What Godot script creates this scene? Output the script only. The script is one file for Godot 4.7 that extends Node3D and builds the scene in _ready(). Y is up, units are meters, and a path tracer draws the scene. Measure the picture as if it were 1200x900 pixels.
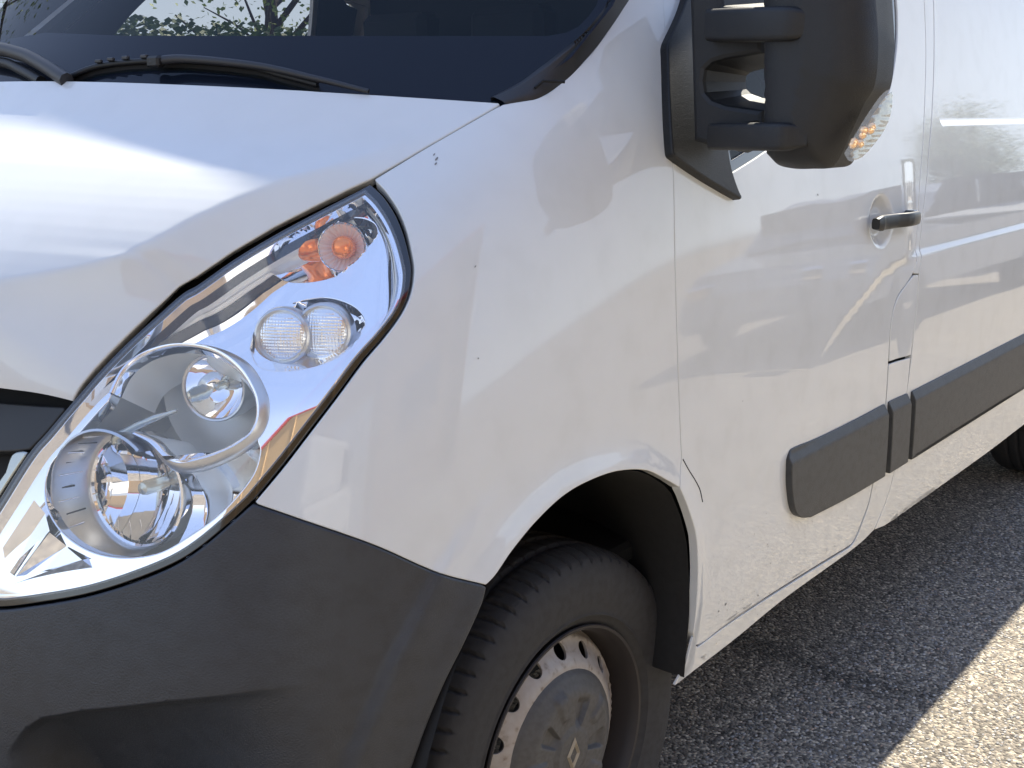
extends Node3D

# ---------------------------------------------------------------- small helpers
var used := {}
var M := {}
var rng := RandomNumberGenerator.new()

func numbered(called: String) -> String:
	if not used.has(called):
		used[called] = 0
		return called
	used[called] += 1
	return "%s_%03d" % [called, used[called]]

func thing(called: String, label: String, category: String, at := Vector3.ZERO, turn := 0.0, group := "") -> Node3D:
	var o := Node3D.new()
	o.name = numbered(called)
	add_child(o, true)
	o.position = at
	o.rotation.y = turn
	o.set_meta("label", label)
	o.set_meta("category", category)
	if group:
		o.set_meta("group", group)
	return o

func node(called: String, parent: Node) -> Node3D:
	var o := Node3D.new()
	o.name = called
	parent.add_child(o, true)
	return o

func put(called: String, mesh: Mesh, material: Material, parent: Node) -> MeshInstance3D:
	var o := MeshInstance3D.new()
	o.name = called
	o.mesh = mesh
	o.material_override = material
	parent.add_child(o, true)
	return o

# ---------------------------------------------------------------- mesh collector
class Bag:
	var v := PackedVector3Array()
	var n := PackedVector3Array()
	var t := PackedVector2Array()
	var i := PackedInt32Array()
	func vert(p: Vector3, q: Vector3, w := Vector2.ZERO) -> int:
		v.append(p); n.append(q); t.append(w)
		return v.size() - 1
	func tri(a: int, b: int, c: int) -> void:
		var g := (v[b] - v[a]).cross(v[c] - v[a])
		if g.length_squared() < 1e-18:
			return
		if g.dot(n[a] + n[b] + n[c]) > 0.0:
			i.append_array([a, c, b])
		else:
			i.append_array([a, b, c])
	func quad(a: int, b: int, c: int, d: int) -> void:
		tri(a, b, c); tri(a, c, d)
	func flat(pts: Array, towards: Vector3) -> void:
		var g: Vector3 = (pts[1] - pts[0]).cross(pts[2] - pts[0]).normalized()
		if g.dot(towards) < 0.0:
			g = -g
		var k := []
		for p in pts:
			k.append(vert(p, g, Vector2(p.x, p.y)))
		for j in range(1, k.size() - 1):
			tri(k[0], k[j], k[j + 1])
	# rows of points -> smooth sheet; flip turns the normals over
	func sheet(rows: Array, flip := false, wrap := false) -> void:
		var R := rows.size()
		var C: int = rows[0].size()
		var first := v.size()
		for r in R:
			for c in C:
				var up: Vector3 = rows[mini(r + 1, R - 1)][c] - rows[maxi(r - 1, 0)][c]
				var c1 := c + 1
				var c0 := c - 1
				if wrap:
					if c1 > C - 1: c1 = 1
					if c0 < 0: c0 = C - 2
				else:
					c1 = mini(c1, C - 1); c0 = maxi(c0, 0)
				var ac: Vector3 = rows[r][c1] - rows[r][c0]
				var g := up.cross(ac)
				if g.length_squared() < 1e-20:
					var r2 := 1 if r == 0 else R - 2
					g = up.cross(rows[r2][c1] - rows[r2][c0])
				g = g.normalized()
				vert(rows[r][c], -g if flip else g, Vector2(float(c) / C, float(r) / R))
		for r in R - 1:
			for c in C - 1:
				var a := first + r * C + c
				quad(a, a + 1, a + C + 1, a + C)
	func place(x: Transform3D) -> Bag:
		var b := x.basis.inverse().transposed()
		for k in v.size():
			v[k] = x * v[k]
			n[k] = (b * n[k]).normalized()
		return self
	func join(o: Bag) -> Bag:
		var k := v.size()
		v.append_array(o.v); n.append_array(o.n); t.append_array(o.t)
		for j in o.i:
			i.append(j + k)
		return self
	func mesh() -> ArrayMesh:
		var a := []
		a.resize(Mesh.ARRAY_MAX)
		a[Mesh.ARRAY_VERTEX] = v; a[Mesh.ARRAY_NORMAL] = n; a[Mesh.ARRAY_TEX_UV] = t; a[Mesh.ARRAY_INDEX] = i
		var m := ArrayMesh.new()
		m.add_surface_from_arrays(Mesh.PRIMITIVE_TRIANGLES, a)
		return m

# profile of (radius, height) turned round the local Y axis; corners sharper than about 35 degrees stay sharp
func lathe(prof: Array, segs := 48, a0 := 0.0, a1 := TAU) -> Bag:
	var b := Bag.new()
	var runs := [[prof[0]]]
	for k in range(1, prof.size()):
		runs[-1].append(prof[k])
		if k < prof.size() - 1:
			var d0: Vector2 = (prof[k] - prof[k - 1]).normalized()
			var d1: Vector2 = (prof[k + 1] - prof[k]).normalized()
			if d0.dot(d1) < 0.82:
				runs.append([prof[k]])
	for run in runs:
		var rows := []
		for p in run:
			var row := []
			for s in segs + 1:
				var a := a0 + (a1 - a0) * s / segs
				row.append(Vector3(p.x * cos(a), p.y, p.x * sin(a)))
			rows.append(row)
		b.sheet(rows, false, is_equal_approx(a1 - a0, TAU))
	return b

func tube(path: Array, radius: Variant, segs := 10, closed := false, caps := true) -> Bag:
	var b := Bag.new()
	var n := path.size()
	var rows := []
	var ref := Vector3.UP
	for k in n + (1 if closed else 0):
		var p: Vector3 = path[k % n]
		var d: Vector3
		if closed:
			d = (path[(k + 1) % n] - path[(k - 1 + n) % n]).normalized()
		else:
			d = (path[mini(k + 1, n - 1)] - path[maxi(k - 1, 0)]).normalized()
		if k == 0 and absf(d.dot(ref)) > 0.9:
			ref = Vector3.RIGHT
		var s := (ref - d * d.dot(ref)).normalized()
		ref = s
		var t := d.cross(s)
		var r: float = radius if not (radius is Array) else radius[k % n]
		var row := []
		for j in segs + 1:
			var a := TAU * j / segs
			row.append(p + (s * cos(a) + t * sin(a)) * r)
		rows.append(row)
	b.sheet(rows, true, true)
	if caps and not closed:
		for e in [0, n - 1]:
			var row: Array = rows[e].slice(0, segs)
			b.flat(row, path[e] - path[1 if e == 0 else n - 2])
	return b

# chamfered box
func box(c: Vector3, size: Vector3, ch := 0.004) -> Bag:
	var b := Bag.new()
	var h := size / 2
	ch = minf(ch, h[h.min_axis_index()] * 0.45)
	for ax in 3:
		var u := (ax + 1) % 3
		var w := (ax + 2) % 3
		for s in [-1.0, 1.0]:
			var q := []
			for k in [[-1, -1], [1, -1], [1, 1], [-1, 1]]:
				var p := Vector3.ZERO
				p[ax] = s * h[ax]; p[u] = k[0] * (h[u] - ch); p[w] = k[1] * (h[w] - ch)
				q.append(c + p)
			var o := Vector3.ZERO
			o[ax] = s
			b.flat(q, o)
			for s2 in [-1.0, 1.0]:
				var e := []
				for k in [[-1, 0], [1, 0], [1, 1], [-1, 1]]:
					var p := Vector3.ZERO
					p[w] = k[0] * (h[w] - ch)
					p[ax] = s * (h[ax] - (ch if k[1] else 0.0)); p[u] = s2 * (h[u] - (0.0 if k[1] else ch))
					e.append(c + p)
				o = Vector3.ZERO
				o[ax] = s; o[u] = s2
				b.flat(e, o)
	for sx in [-1.0, 1.0]:
		for sy in [-1.0, 1.0]:
			for sz in [-1.0, 1.0]:
				var s := Vector3(sx, sy, sz)
				b.flat([c + s * (h - Vector3(0, ch, ch)), c + s * (h - Vector3(ch, 0, ch)), c + s * (h - Vector3(ch, ch, 0))], s)
	return b

# polygon in local XY, pushed from z = 0 (front, bevelled) back to z = -depth; shrink narrows the back
func prism(poly: PackedVector2Array, depth: float, bevel := 0.004, shrink := 0.0) -> Bag:
	var b := Bag.new()
	if Geometry2D.is_polygon_clockwise(poly):
		poly.reverse()
	var n := poly.size()
	var nor := []
	for k in n:
		var e0 := (poly[k] - poly[(k - 1 + n) % n]).normalized()
		var e1 := (poly[(k + 1) % n] - poly[k]).normalized()
		var m := (e0 + e1).normalized()
		nor.append(Vector2(m.y, -m.x) / maxf(0.4, m.dot(e1)))
	var ring := func(inset: float, z: float) -> Array:
		var r := []
		for k in n:
			var p: Vector2 = poly[k] - nor[k] * inset
			r.append(Vector3(p.x, p.y, z))
		return r
	var front: Array = ring.call(bevel, 0.0)
	var f2 := PackedVector2Array()
	for p in front:
		f2.append(Vector2(p.x, p.y))
	var ix := Geometry2D.triangulate_polygon(f2)
	var k0 := b.v.size()
	for p in front:
		b.vert(p, Vector3.BACK, Vector2(p.x, p.y))
	for k in range(0, ix.size(), 3):
		b.tri(k0 + ix[k], k0 + ix[k + 1], k0 + ix[k + 2])
	var rings := [front, ring.call(bevel * 0.3, -bevel * 0.3), ring.call(0.0, -bevel), ring.call(shrink, -depth)]
	for r in 3:
		for k in n:
			var k2 := (k + 1) % n
			var flat_n: Vector2 = (poly[k2] - poly[k]).normalized()
			b.flat([rings[r][k], rings[r][k2], rings[r + 1][k2], rings[r + 1][k]], Vector3(flat_n.y, -flat_n.x, 0.3))
	var back: Array = rings[3]
	k0 = b.v.size()
	for p in back:
		b.vert(p, Vector3.FORWARD)
	for k in range(0, ix.size(), 3):
		b.tri(k0 + ix[k], k0 + ix[k + 1], k0 + ix[k + 2])
	return b

func catmull(p: Array, per := 8) -> Array:
	var o := []
	var n := p.size()
	if n == 2:
		for k in per:
			o.append(lerp(p[0], p[1], float(k) / per))
		o.append(p[1])
		return o
	for k in n - 1:
		var a = p[k - 1] if k > 0 else p[0] * 2 - p[1]
		var d = p[k + 2] if k < n - 2 else p[n - 1] * 2 - p[n - 2]
		var b = p[k]
		var c = p[k + 1]
		for s in per:
			var t := float(s) / per
			o.append((b * 2 + (c - a) * t + (a * 2 - b * 5 + c * 4 - d) * t * t + (b * 3 - a - c * 3 + d) * t * t * t) * 0.5)
	o.append(p[n - 1])
	return o

func xf(at: Vector3, y_axis: Vector3, hint := Vector3.UP) -> Transform3D:
	var y := y_axis.normalized()
	if absf(y.dot(hint)) > 0.95:
		hint = Vector3.RIGHT
	var x := y.cross(hint).normalized()
	return Transform3D(Basis(x, y, x.cross(y)), at)

# ---------------------------------------------------------------- the van's skin: one smooth spline sheet, cut into panels
var net := []
var NU := 0.0
var NV := 0.0
var fa := PackedFloat32Array()
var fb := PackedFloat32Array()
const TAB := 400

func S(u: float, v: float) -> Vector3:
	u = clampf(u, 0.0, NU - 0.0005); v = clampf(v, 0.0, NV - 0.0005)
	var i := int(u); var j := int(v)
	var f := u - i; var g := v - j
	var h := 1.0 - f
	var b0 := h * h * h / 6.0; var b1 := (3.0 * f * f * f - 6.0 * f * f + 4.0) / 6.0
	var b3 := f * f * f / 6.0; var b2 := 1.0 - b0 - b1 - b3
	h = 1.0 - g
	var c0 := h * h * h / 6.0; var c1 := (3.0 * g * g * g - 6.0 * g * g + 4.0) / 6.0
	var c3 := g * g * g / 6.0
	var c := [c0, c1, 1.0 - c0 - c1 - c3, c3]
	var r := Vector3.ZERO
	for k in 4:
		var row: PackedVector3Array = net[j + k]
		r += (row[i] * b0 + row[i + 1] * b1 + row[i + 2] * b2 + row[i + 3] * b3) * c[k]
	return r

func SN(u: float, v: float) -> Vector3:
	var h := 0.004
	var n := (S(u + h, v) - S(u - h, v)).cross(S(u, v + h) - S(u, v - h)).normalized()
	return n if n.dot(S(u, v) - Vector3(0.8, 1.0, 0)) > 0.0 else -n

func skin_tables() -> void:
	fa.append(0.0); fb.append(0.0)
	for k in TAB:
		var u0 := NU * k / TAB; var u1 := NU * (k + 1) / TAB
		fa.append(fa[k] + S(u0, 4.5).distance_to(S(u1, 4.5)))
		u0 = NV * k / TAB; u1 = NV * (k + 1) / TAB
		fb.append(fb[k] + S(8.0, u0).distance_to(S(8.0, u1)))

func tab(t: PackedFloat32Array, x: float, top: float) -> float:
	x = clampf(x / top * TAB, 0.0, TAB - 0.001)
	return lerpf(t[int(x)], t[int(x) + 1], x - int(x))

func untab(t: PackedFloat32Array, y: float, top: float) -> float:
	var k := clampi(t.bsearch(y) - 1, 0, TAB - 1)
	return (k + (y - t[k]) / maxf(1e-9, t[k + 1] - t[k])) * top / TAB

func flat_of(u: float, v: float) -> Vector2:
	return Vector2(tab(fa, u, NU), tab(fb, v, NV))

func uv_of(f: Vector2) -> Vector2:
	return Vector2(untab(fa, f.x, NU), untab(fb, f.y, NV))

func near(p: Vector2, line: Array) -> Vector2:   # (distance, place along as index)
	var best := 1e9
	var at := 0.0
	for k in line.size() - 1:
		var a: Vector2 = line[k]; var e: Vector2 = line[k + 1] - a
		var t := clampf((p - a).dot(e) / e.length_squared(), 0.0, 1.0)
		var d := p.distance_squared_to(a + e * t)
		if d < best:
			best = d; at = k + t
	return Vector2(sqrt(best), at)

# pressed-in and raised features of the sheet metal
func feature(p: Vector3, q: Vector2) -> float:
	var d := 0.0
	var xy := Vector2(p.x, p.y)
	if p.z > 0.6 and p.x > -0.75 and p.x < 0.6 and p.y < 1.2:
		var a := near(xy, ARCH).x
		d += 0.007 * exp(-pow(a / 0.028, 2.0)) + 0.011 * smoothstep(0.10, 0.075, a) * smoothstep(0.12, -0.1, p.x) * smoothstep(0.95, 0.72, p.y)
	if p.x > 1.15 and p.y < 1.6 and p.y > 0.5:
		var s := p.y - 1.095
		d += 0.007 * smoothstep(0.005, -0.014, s) * smoothstep(0.60, 1.0, p.y) * smoothstep(1.16, 1.26, p.x)
	if p.x > 0.6 and p.x <= 1.26 and p.y < 1.3 and p.y > 0.6:
		var c := near(xy, CREASE)
		var k := mini(int(c.y), CREASE.size() - 2)
		var e: Vector2 = CREASE[k + 1] - CREASE[k]
		var s := c.x * (1.0 if e.cross(xy - CREASE[k]) < 0.0 else -1.0)
		d += 0.006 * smoothstep(0.006, -0.016, s) * smoothstep(0.70, 0.98, p.x) * smoothstep(0.60, 1.0, p.y) * (1.0 - smoothstep(1.16, 1.26, p.x))
	if absf(p.x - CUP.x) < 0.1 and absf(p.y - CUP.y) < 0.1:
		d -= 0.016 * smoothstep(1.0, 0.45, ((xy - CUP) / Vector2(0.072, 0.062)).length())
	if p.x > 1.4 and p.y > 1.34:
		var l := p.x - (1.452 + 0.20 * (p.y - 1.43))
		var b := p.y - 1.378
		var r := 0.035
		var ins := minf(minf(l, b), 1.98 - p.y)
		if l < r and b < r:
			ins = r - Vector2(r - l, r - b).length()
		d -= 0.011 * smoothstep(0.0, 0.016, ins)
	if p.x < -0.2 and p.y < 0.75 and q.x < 5.5:
		var vc := 1e9
		for k in POCKET.size() - 1:
			if q.x >= POCKET[k].x and q.x <= POCKET[k + 1].x:
				vc = lerpf(POCKET[k].y, POCKET[k + 1].y, (q.x - POCKET[k].x) / (POCKET[k + 1].x - POCKET[k].x))
		if vc < 1e8:
			var last: float = POCKET[-1].x
			var below := maxf(0.0, vc - q.y)
			d -= (0.13 * (1.0 - exp(-below * 1.6)) + 0.010 * smoothstep(0.0, 0.09, below)) * smoothstep(last, last - 1.5, q.x) * smoothstep(POCKET[0].x - 0.05, POCKET[0].x + 0.25, q.x)
	return d

func skin(f: Vector2, off := 0.0, side := 1.0, plain := false) -> Vector3:
	var q := uv_of(f)
	var p := S(q.x, q.y)
	var d := off + (0.0 if plain else feature(p, q))
	if d != 0.0:
		p += SN(q.x, q.y) * d
	p.z *= side
	return p

func outline(segs: Array, dense := 10) -> PackedVector2Array:
	var o := PackedVector2Array()
	for s in segs:
		var pts := []
		for k in range(0, s.size(), 2):
			pts.append(flat_of(s[k], s[k + 1]))
		var c := catmull(pts, dense)
		c.pop_back()
		for p in c:
			o.append(p)
	return o

func resample(poly: PackedVector2Array, step: float) -> PackedVector2Array:
	var o := PackedVector2Array()
	var n := poly.size()
	var acc := 0.0
	for k in n:
		var a := poly[k]
		var b := poly[(k + 1) % n]
		var pa := poly[(k - 1 + n) % n]
		var l := a.distance_to(b)
		if l < 1e-7:
			continue
		var corner := (a - pa).normalized().dot((b - a).normalized()) < 0.95
		if corner or acc >= step * 0.5 or o.is_empty():
			o.append(a)
			acc = 0.0
		var parts := int(l / step)
		for j in range(1, parts + 1):
			if parts > 0 and j < parts:
				o.append(a.lerp(b, float(j) / parts))
		acc += l if parts == 0 else l / parts
	return o

# A panel: an outline on a sheet fn(Vector2) -> Vector3, with rounded edges and a flange turned inward.
func panel(poly: PackedVector2Array, fn: Callable, o := {}) -> Bag:
	var step: float = o.get("step", 0.02)
	var edge: float = o.get("edge", 0.008)
	var gap: float = o.get("gap", 0.0035)
	var bevel: float = o.get("bevel", 0.002)
	var drop: float = o.get("drop", bevel)
	var depth: float = o.get("depth", 0.014)
	var mid: Vector3 = o.get("mid", Vector3(0.8, 1.0, 0))
	var flip: bool = o.get("flip", false)
	var hollow: Array = o.get("holes", [])
	if gap > 0.0:
		var best := PackedVector2Array()
		for q in Geometry2D.offset_polygon(poly, -gap, Geometry2D.JOIN_MITER):
			if q.size() > 2 and (best.is_empty() or absf(area(q)) > absf(area(best))):
				best = q
		if best.size() > 2:
			poly = best
	poly = resample(poly, edge)
	var loops := [poly]
	var pts := PackedVector2Array(poly)
	for h in hollow:
		var r := resample(h, edge)
		loops.append(r)
		pts.append_array(r)
	var nb := pts.size()
	var lo := poly[0]
	var hi := poly[0]
	for p in poly:
		lo = lo.min(p); hi = hi.max(p)
	var inner := Geometry2D.offset_polygon(poly, -step * 0.5)
	var fat := []
	for k in range(1, loops.size()):
		fat.append_array(Geometry2D.offset_polygon(loops[k], step * 0.5))
	var rows := int((hi.y - lo.y) / (step * 0.87)) + 1
	var cols := int((hi.x - lo.x) / step) + 1
	for r in rows:
		for c in cols:
			var p := Vector2(lo.x + (c + 0.25 + 0.5 * (r & 1) + 0.06 * sin(r * 12.9 + c * 78.2)) * step, lo.y + (r + 0.37 + 0.06 * sin(r * 39.3 + c * 11.1)) * step * 0.87)
			var inside := false
			for q in inner:
				if Geometry2D.is_point_in_polygon(p, q):
					inside = true
			for q in fat:
				if inside and Geometry2D.is_point_in_polygon(p, q):
					inside = false
			if inside:
				pts.append(p)
	for p in o.get("extra", []):
		pts.append(p)
	var big := PackedVector2Array()
	for p in pts:
		big.append(p * 200.0)
	var ix := Geometry2D.triangulate_delaunay(big)
	var b := Bag.new()
	var H := 0.0015
	for p in pts:
		var c: Vector3 = fn.call(p)
		var n: Vector3 = (fn.call(p + Vector2(H, 0)) - fn.call(p - Vector2(H, 0))).cross(fn.call(p + Vector2(0, H)) - fn.call(p - Vector2(0, H))).normalized()
		if (n.dot(c - mid) < 0.0) != flip:
			n = -n
		b.vert(c, n, p)
	var edges := {}
	for k in range(0, ix.size(), 3):
		var m := (pts[ix[k]] + pts[ix[k + 1]] + pts[ix[k + 2]]) / 3.0
		if not Geometry2D.is_point_in_polygon(m, poly):
			continue
		var bad := false
		for q in range(1, loops.size()):
			if Geometry2D.is_point_in_polygon(m, loops[q]):
				bad = true
		if not bad:
			b.tri(ix[k], ix[k + 1], ix[k + 2])
			for e in 3:
				var s: int = ix[k + e]
				var t: int = ix[k + (e + 1) % 3]
				var key := Vector2i(mini(s, t), maxi(s, t))
				edges[key] = edges.get(key, 0) + 1
	# close any triangle that the triangulation left out
	var start := 0
	for lp in loops:
		for k in lp.size():
			var s: int = start + k
			var t: int = start + (k + 1) % lp.size()
			edges.erase(Vector2i(mini(s, t), maxi(s, t)))
		start += lp.size()
	var open := {}
	for key in edges:
		if edges[key] == 1:
			for q in [[key.x, key.y], [key.y, key.x]]:
				if not open.has(q[0]): open[q[0]] = []
				open[q[0]].append(q[1])
	for first in open.keys():
		if open[first].is_empty():
			continue
		var ring := [first]
		var at: int = first
		while not open[at].is_empty():
			var to: int = open[at].pop_back()
			open[to].erase(at)
			if to == first:
				break
			ring.append(to)
			at = to
		for k in range(1, ring.size() - 1):
			b.tri(ring[0], ring[k], ring[k + 1])
	if depth > 0.0:
		var at := 0
		for li in loops.size():
			var n: int = loops[li].size()
			var cw := Geometry2D.is_polygon_clockwise(loops[li])
			var rings := []
			for k in n:
				var p := b.v[at + k]
				var nn := b.n[at + k]
				var e := b.v[at + (k + 1) % n] - b.v[at + (k - 1 + n) % n]
				var out := e.cross(nn).normalized()
				# test which way is out, in the flat
				var e2: Vector2 = loops[li][(k + 1) % n] - loops[li][(k - 1 + n) % n]
				var o2 := Vector2(e2.y, -e2.x).normalized() * (1.0 if not cw else -1.0) * (1.0 if li == 0 else -1.0)
				var test: Vector3 = fn.call(loops[li][k] + o2 * 0.002) - p
				if out.dot(test) < 0.0:
					out = -out
				rings.append([p, nn, p + out * bevel * 0.7 - nn * drop * 0.3, (nn + out).normalized(), p + out * bevel - nn * drop, out, p + out * bevel - nn * (depth + drop), out])
			var base := b.v.size()
			for k in n:
				for j in 4:
					b.vert(rings[k][j * 2], rings[k][j * 2 + 1], loops[li][k])
			for k in n:
				var k2 := (k + 1) % n
				for j in 3:
					b.quad(base + k * 4 + j, base + k2 * 4 + j, base + k2 * 4 + j + 1, base + k * 4 + j + 1)
			at += n
	return b

func area(q: PackedVector2Array) -> float:
	var s := 0.0
	for k in q.size():
		s += q[k].cross(q[(k + 1) % q.size()])
	return s / 2.0

func ellipse(c: Vector2, rx: float, ry: float, n := 32) -> PackedVector2Array:
	var o := PackedVector2Array()
	for k in n:
		o.append(c + Vector2(cos(TAU * k / n) * rx, sin(TAU * k / n) * ry))
	return o

# measured constants: places in metres, sheet coordinates of the van's skin
const CAM_P := Vector3(-1.51, 1.409, 1.996)
const CAM_R := Vector3(0.6117, 0, 0.7911)
const CAM_U := Vector3(0.1752, 0.9752, -0.1355)
const CAM_F := Vector3(0.7715, -0.2215, -0.5965)
const CAM_FOV := 35.6378
const EXPOSURE := 3.15
const SUN_E := 1.2
const SKY_E := 1.25
const SUN_TO := Vector3(0.65, 0.755, -0.092)
const RIDGE_T := 0.11
const MOULD_TOP := 0.762
const BEZ_K := 0.03
const RIDGE_H := 0.075
const STEER := -0.03
const EMBLEM_TURN := -0.12
const HOLE_TURN := 0.0
const BR_X := 0.20
const HO_X := 0.165
const NETROWS := [
	[0.2, -0.79, -0.35, -0.8, 0, -0.79, 0.35, -0.74, 0.62, -0.65, 0.8, -0.53, 0.92, -0.36, 0.965, -0.13, 0.975, 0.12, 0.98, 0.42, 0.98, 1, 0.98, 2, 0.98, 3.3, 0.98, 4.7, 0.98, 6, 0.98],
	[0.36, -0.82, -0.35, -0.83, 0, -0.82, 0.35, -0.77, 0.62, -0.69, 0.81, -0.57, 0.945, -0.38, 0.995, -0.14, 1.005, 0.11, 1.01, 0.42, 1.01, 1, 1.01, 2, 1.01, 3.3, 1.01, 4.7, 1.01, 6, 1.01],
	[0.52, -0.85, -0.35, -0.86, 0, -0.85, 0.35, -0.8, 0.62, -0.715, 0.825, -0.59, 0.965, -0.39, 1.015, -0.14, 1.03, 0.11, 1.035, 0.42, 1.035, 1, 1.035, 2, 1.035, 3.3, 1.035, 4.7, 1.035, 6, 1.035],
	[0.68, -0.85, -0.35, -0.86, 0, -0.85, 0.35, -0.8, 0.62, -0.71, 0.83, -0.585, 0.968, -0.39, 1.02, -0.14, 1.035, 0.11, 1.043, 0.42, 1.045, 1, 1.046, 2, 1.046, 3.3, 1.046, 4.7, 1.046, 6, 1.046],
	[0.84, -0.82, -0.35, -0.83, 0, -0.82, 0.35, -0.765, 0.62, -0.675, 0.82, -0.555, 0.955, -0.37, 1.015, -0.13, 1.035, 0.11, 1.043, 0.42, 1.047, 1, 1.048, 2, 1.048, 3.3, 1.048, 4.7, 1.048, 6, 1.048],
	[1, -0.745, -0.35, -0.75, 0, -0.745, 0.35, -0.7, 0.62, -0.625, 0.83, -0.505, 0.955, -0.335, 1.005, -0.12, 1.027, 0.11, 1.037, 0.42, 1.044, 1, 1.046, 2, 1.046, 3.3, 1.046, 4.7, 1.046, 6, 1.046],
	[1.14, -0.635, -0.35, -0.645, 0, -0.635, 0.35, -0.6, 0.66, -0.535, 0.85, -0.43, 0.945, -0.27, 0.99, -0.09, 1.013, 0.12, 1.028, 0.42, 1.036, 1, 1.04, 2, 1.04, 3.3, 1.04, 4.7, 1.04, 6, 1.04],
	[1.27, -0.51, -0.35, -0.53, 0, -0.51, 0.35, -0.46, 0.66, -0.395, 0.85, -0.31, 0.935, -0.18, 0.973, -0.02, 0.996, 0.15, 1.014, 0.42, 1.022, 1, 1.028, 2, 1.028, 3.3, 1.028, 4.7, 1.028, 6, 1.028],
	[1.39, -0.37, -0.35, -0.41, 0, -0.37, 0.35, -0.28, 0.66, -0.19, 0.85, -0.11, 0.92, -0.02, 0.953, 0.085, 0.976, 0.21, 0.994, 0.43, 1.002, 1, 1.01, 2, 1.01, 3.3, 1.01, 4.7, 1.01, 6, 1.01],
	[1.53, -0.23, -0.35, -0.28, 0, -0.23, 0.35, -0.11, 0.66, 0, 0.83, 0.07, 0.89, 0.14, 0.918, 0.22, 0.938, 0.31, 0.953, 0.48, 0.967, 1, 0.985, 2, 0.985, 3.3, 0.985, 4.7, 0.985, 6, 0.985],
	[1.72, -0.06, -0.35, -0.1, 0, -0.06, 0.35, 0.07, 0.64, 0.165, 0.775, 0.215, 0.83, 0.27, 0.858, 0.335, 0.88, 0.42, 0.897, 0.56, 0.912, 1, 0.955, 2, 0.955, 3.3, 0.955, 4.7, 0.955, 6, 0.955],
	[1.95, 0.14, -0.35, 0.1, 0, 0.14, 0.35, 0.25, 0.6, 0.335, 0.72, 0.38, 0.775, 0.43, 0.805, 0.48, 0.83, 0.56, 0.845, 0.68, 0.86, 1, 0.915, 2, 0.915, 3.3, 0.915, 4.7, 0.915, 6, 0.915],
	[2.18, 0.36, -0.35, 0.32, 0, 0.36, 0.35, 0.45, 0.56, 0.53, 0.65, 0.57, 0.7, 0.6, 0.735, 0.64, 0.765, 0.7, 0.79, 0.8, 0.81, 1, 0.86, 2, 0.86, 3.3, 0.86, 4.7, 0.86, 6, 0.86],
	[2.32, 0.58, -0.3, 0.55, 0, 0.58, 0.3, 0.64, 0.48, 0.7, 0.56, 0.74, 0.6, 0.77, 0.63, 0.8, 0.655, 0.85, 0.675, 0.92, 0.69, 1, 0.74, 2, 0.74, 3.3, 0.74, 4.7, 0.74, 6, 0.74],
]
const RAIL := [Vector3(-0.6613, 1.0461, 0.613), Vector3(-0.6462, 1.0659, 0.6233), Vector3(-0.6332, 1.0824, 0.6308), Vector3(-0.6169, 1.1016, 0.6413), Vector3(-0.6005, 1.1196, 0.6517), Vector3(-0.5851, 1.1356, 0.6614), Vector3(-0.5688, 1.1515, 0.6718), Vector3(-0.5493, 1.1695, 0.6837), Vector3(-0.5355, 1.1821, 0.6901), Vector3(-0.5195, 1.1941, 0.7045), Vector3(-0.4994, 1.2096, 0.7176), Vector3(-0.4771, 1.226, 0.7302), Vector3(-0.453, 1.242, 0.7459), Vector3(-0.4277, 1.258, 0.7606), Vector3(-0.4031, 1.272, 0.7763), Vector3(-0.3773, 1.286, 0.7912), Vector3(-0.3563, 1.2968, 0.8029), Vector3(-0.3373, 1.3066, 0.812), Vector3(-0.3103, 1.3192, 0.8266), Vector3(-0.2812, 1.334, 0.8366), Vector3(-0.2548, 1.3474, 0.8447), Vector3(-0.2275, 1.361, 0.8526), Vector3(-0.2001, 1.3742, 0.8608), Vector3(-0.1718, 1.3876, 0.8687), Vector3(-0.1454, 1.4, 0.8756), Vector3(-0.1203, 1.4114, 0.8823), Vector3(-0.0983, 1.4218, 0.8871)]
const ARCH := [Vector2(-0.451, 0.567), Vector2(-0.399, 0.668), Vector2(-0.333, 0.753), Vector2(-0.263, 0.815), Vector2(-0.21, 0.843), Vector2(-0.147, 0.865), Vector2(-0.079, 0.872), Vector2(-0.008, 0.869), Vector2(0.071, 0.851), Vector2(0.136, 0.818), Vector2(0.187, 0.778), Vector2(0.237, 0.69), Vector2(0.251, 0.627), Vector2(0.26, 0.551), Vector2(0.252, 0.444)]
const ARCH_C := Vector2(-0.05, 0.45)
const CREASE := [Vector2(0.709, 0.913), Vector2(0.748, 0.935), Vector2(0.838, 0.98), Vector2(0.971, 1.03), Vector2(1.047, 1.057), Vector2(1.149, 1.073), Vector2(1.252, 1.085)]
const POCKET := [Vector2(2.0015, 1.4746), Vector2(2.1286, 1.7238), Vector2(2.2431, 1.8411), Vector2(2.5177, 1.9625), Vector2(3.0572, 2.0992), Vector2(3.6087, 2.1729), Vector2(4.1296, 2.1929)]
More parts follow.
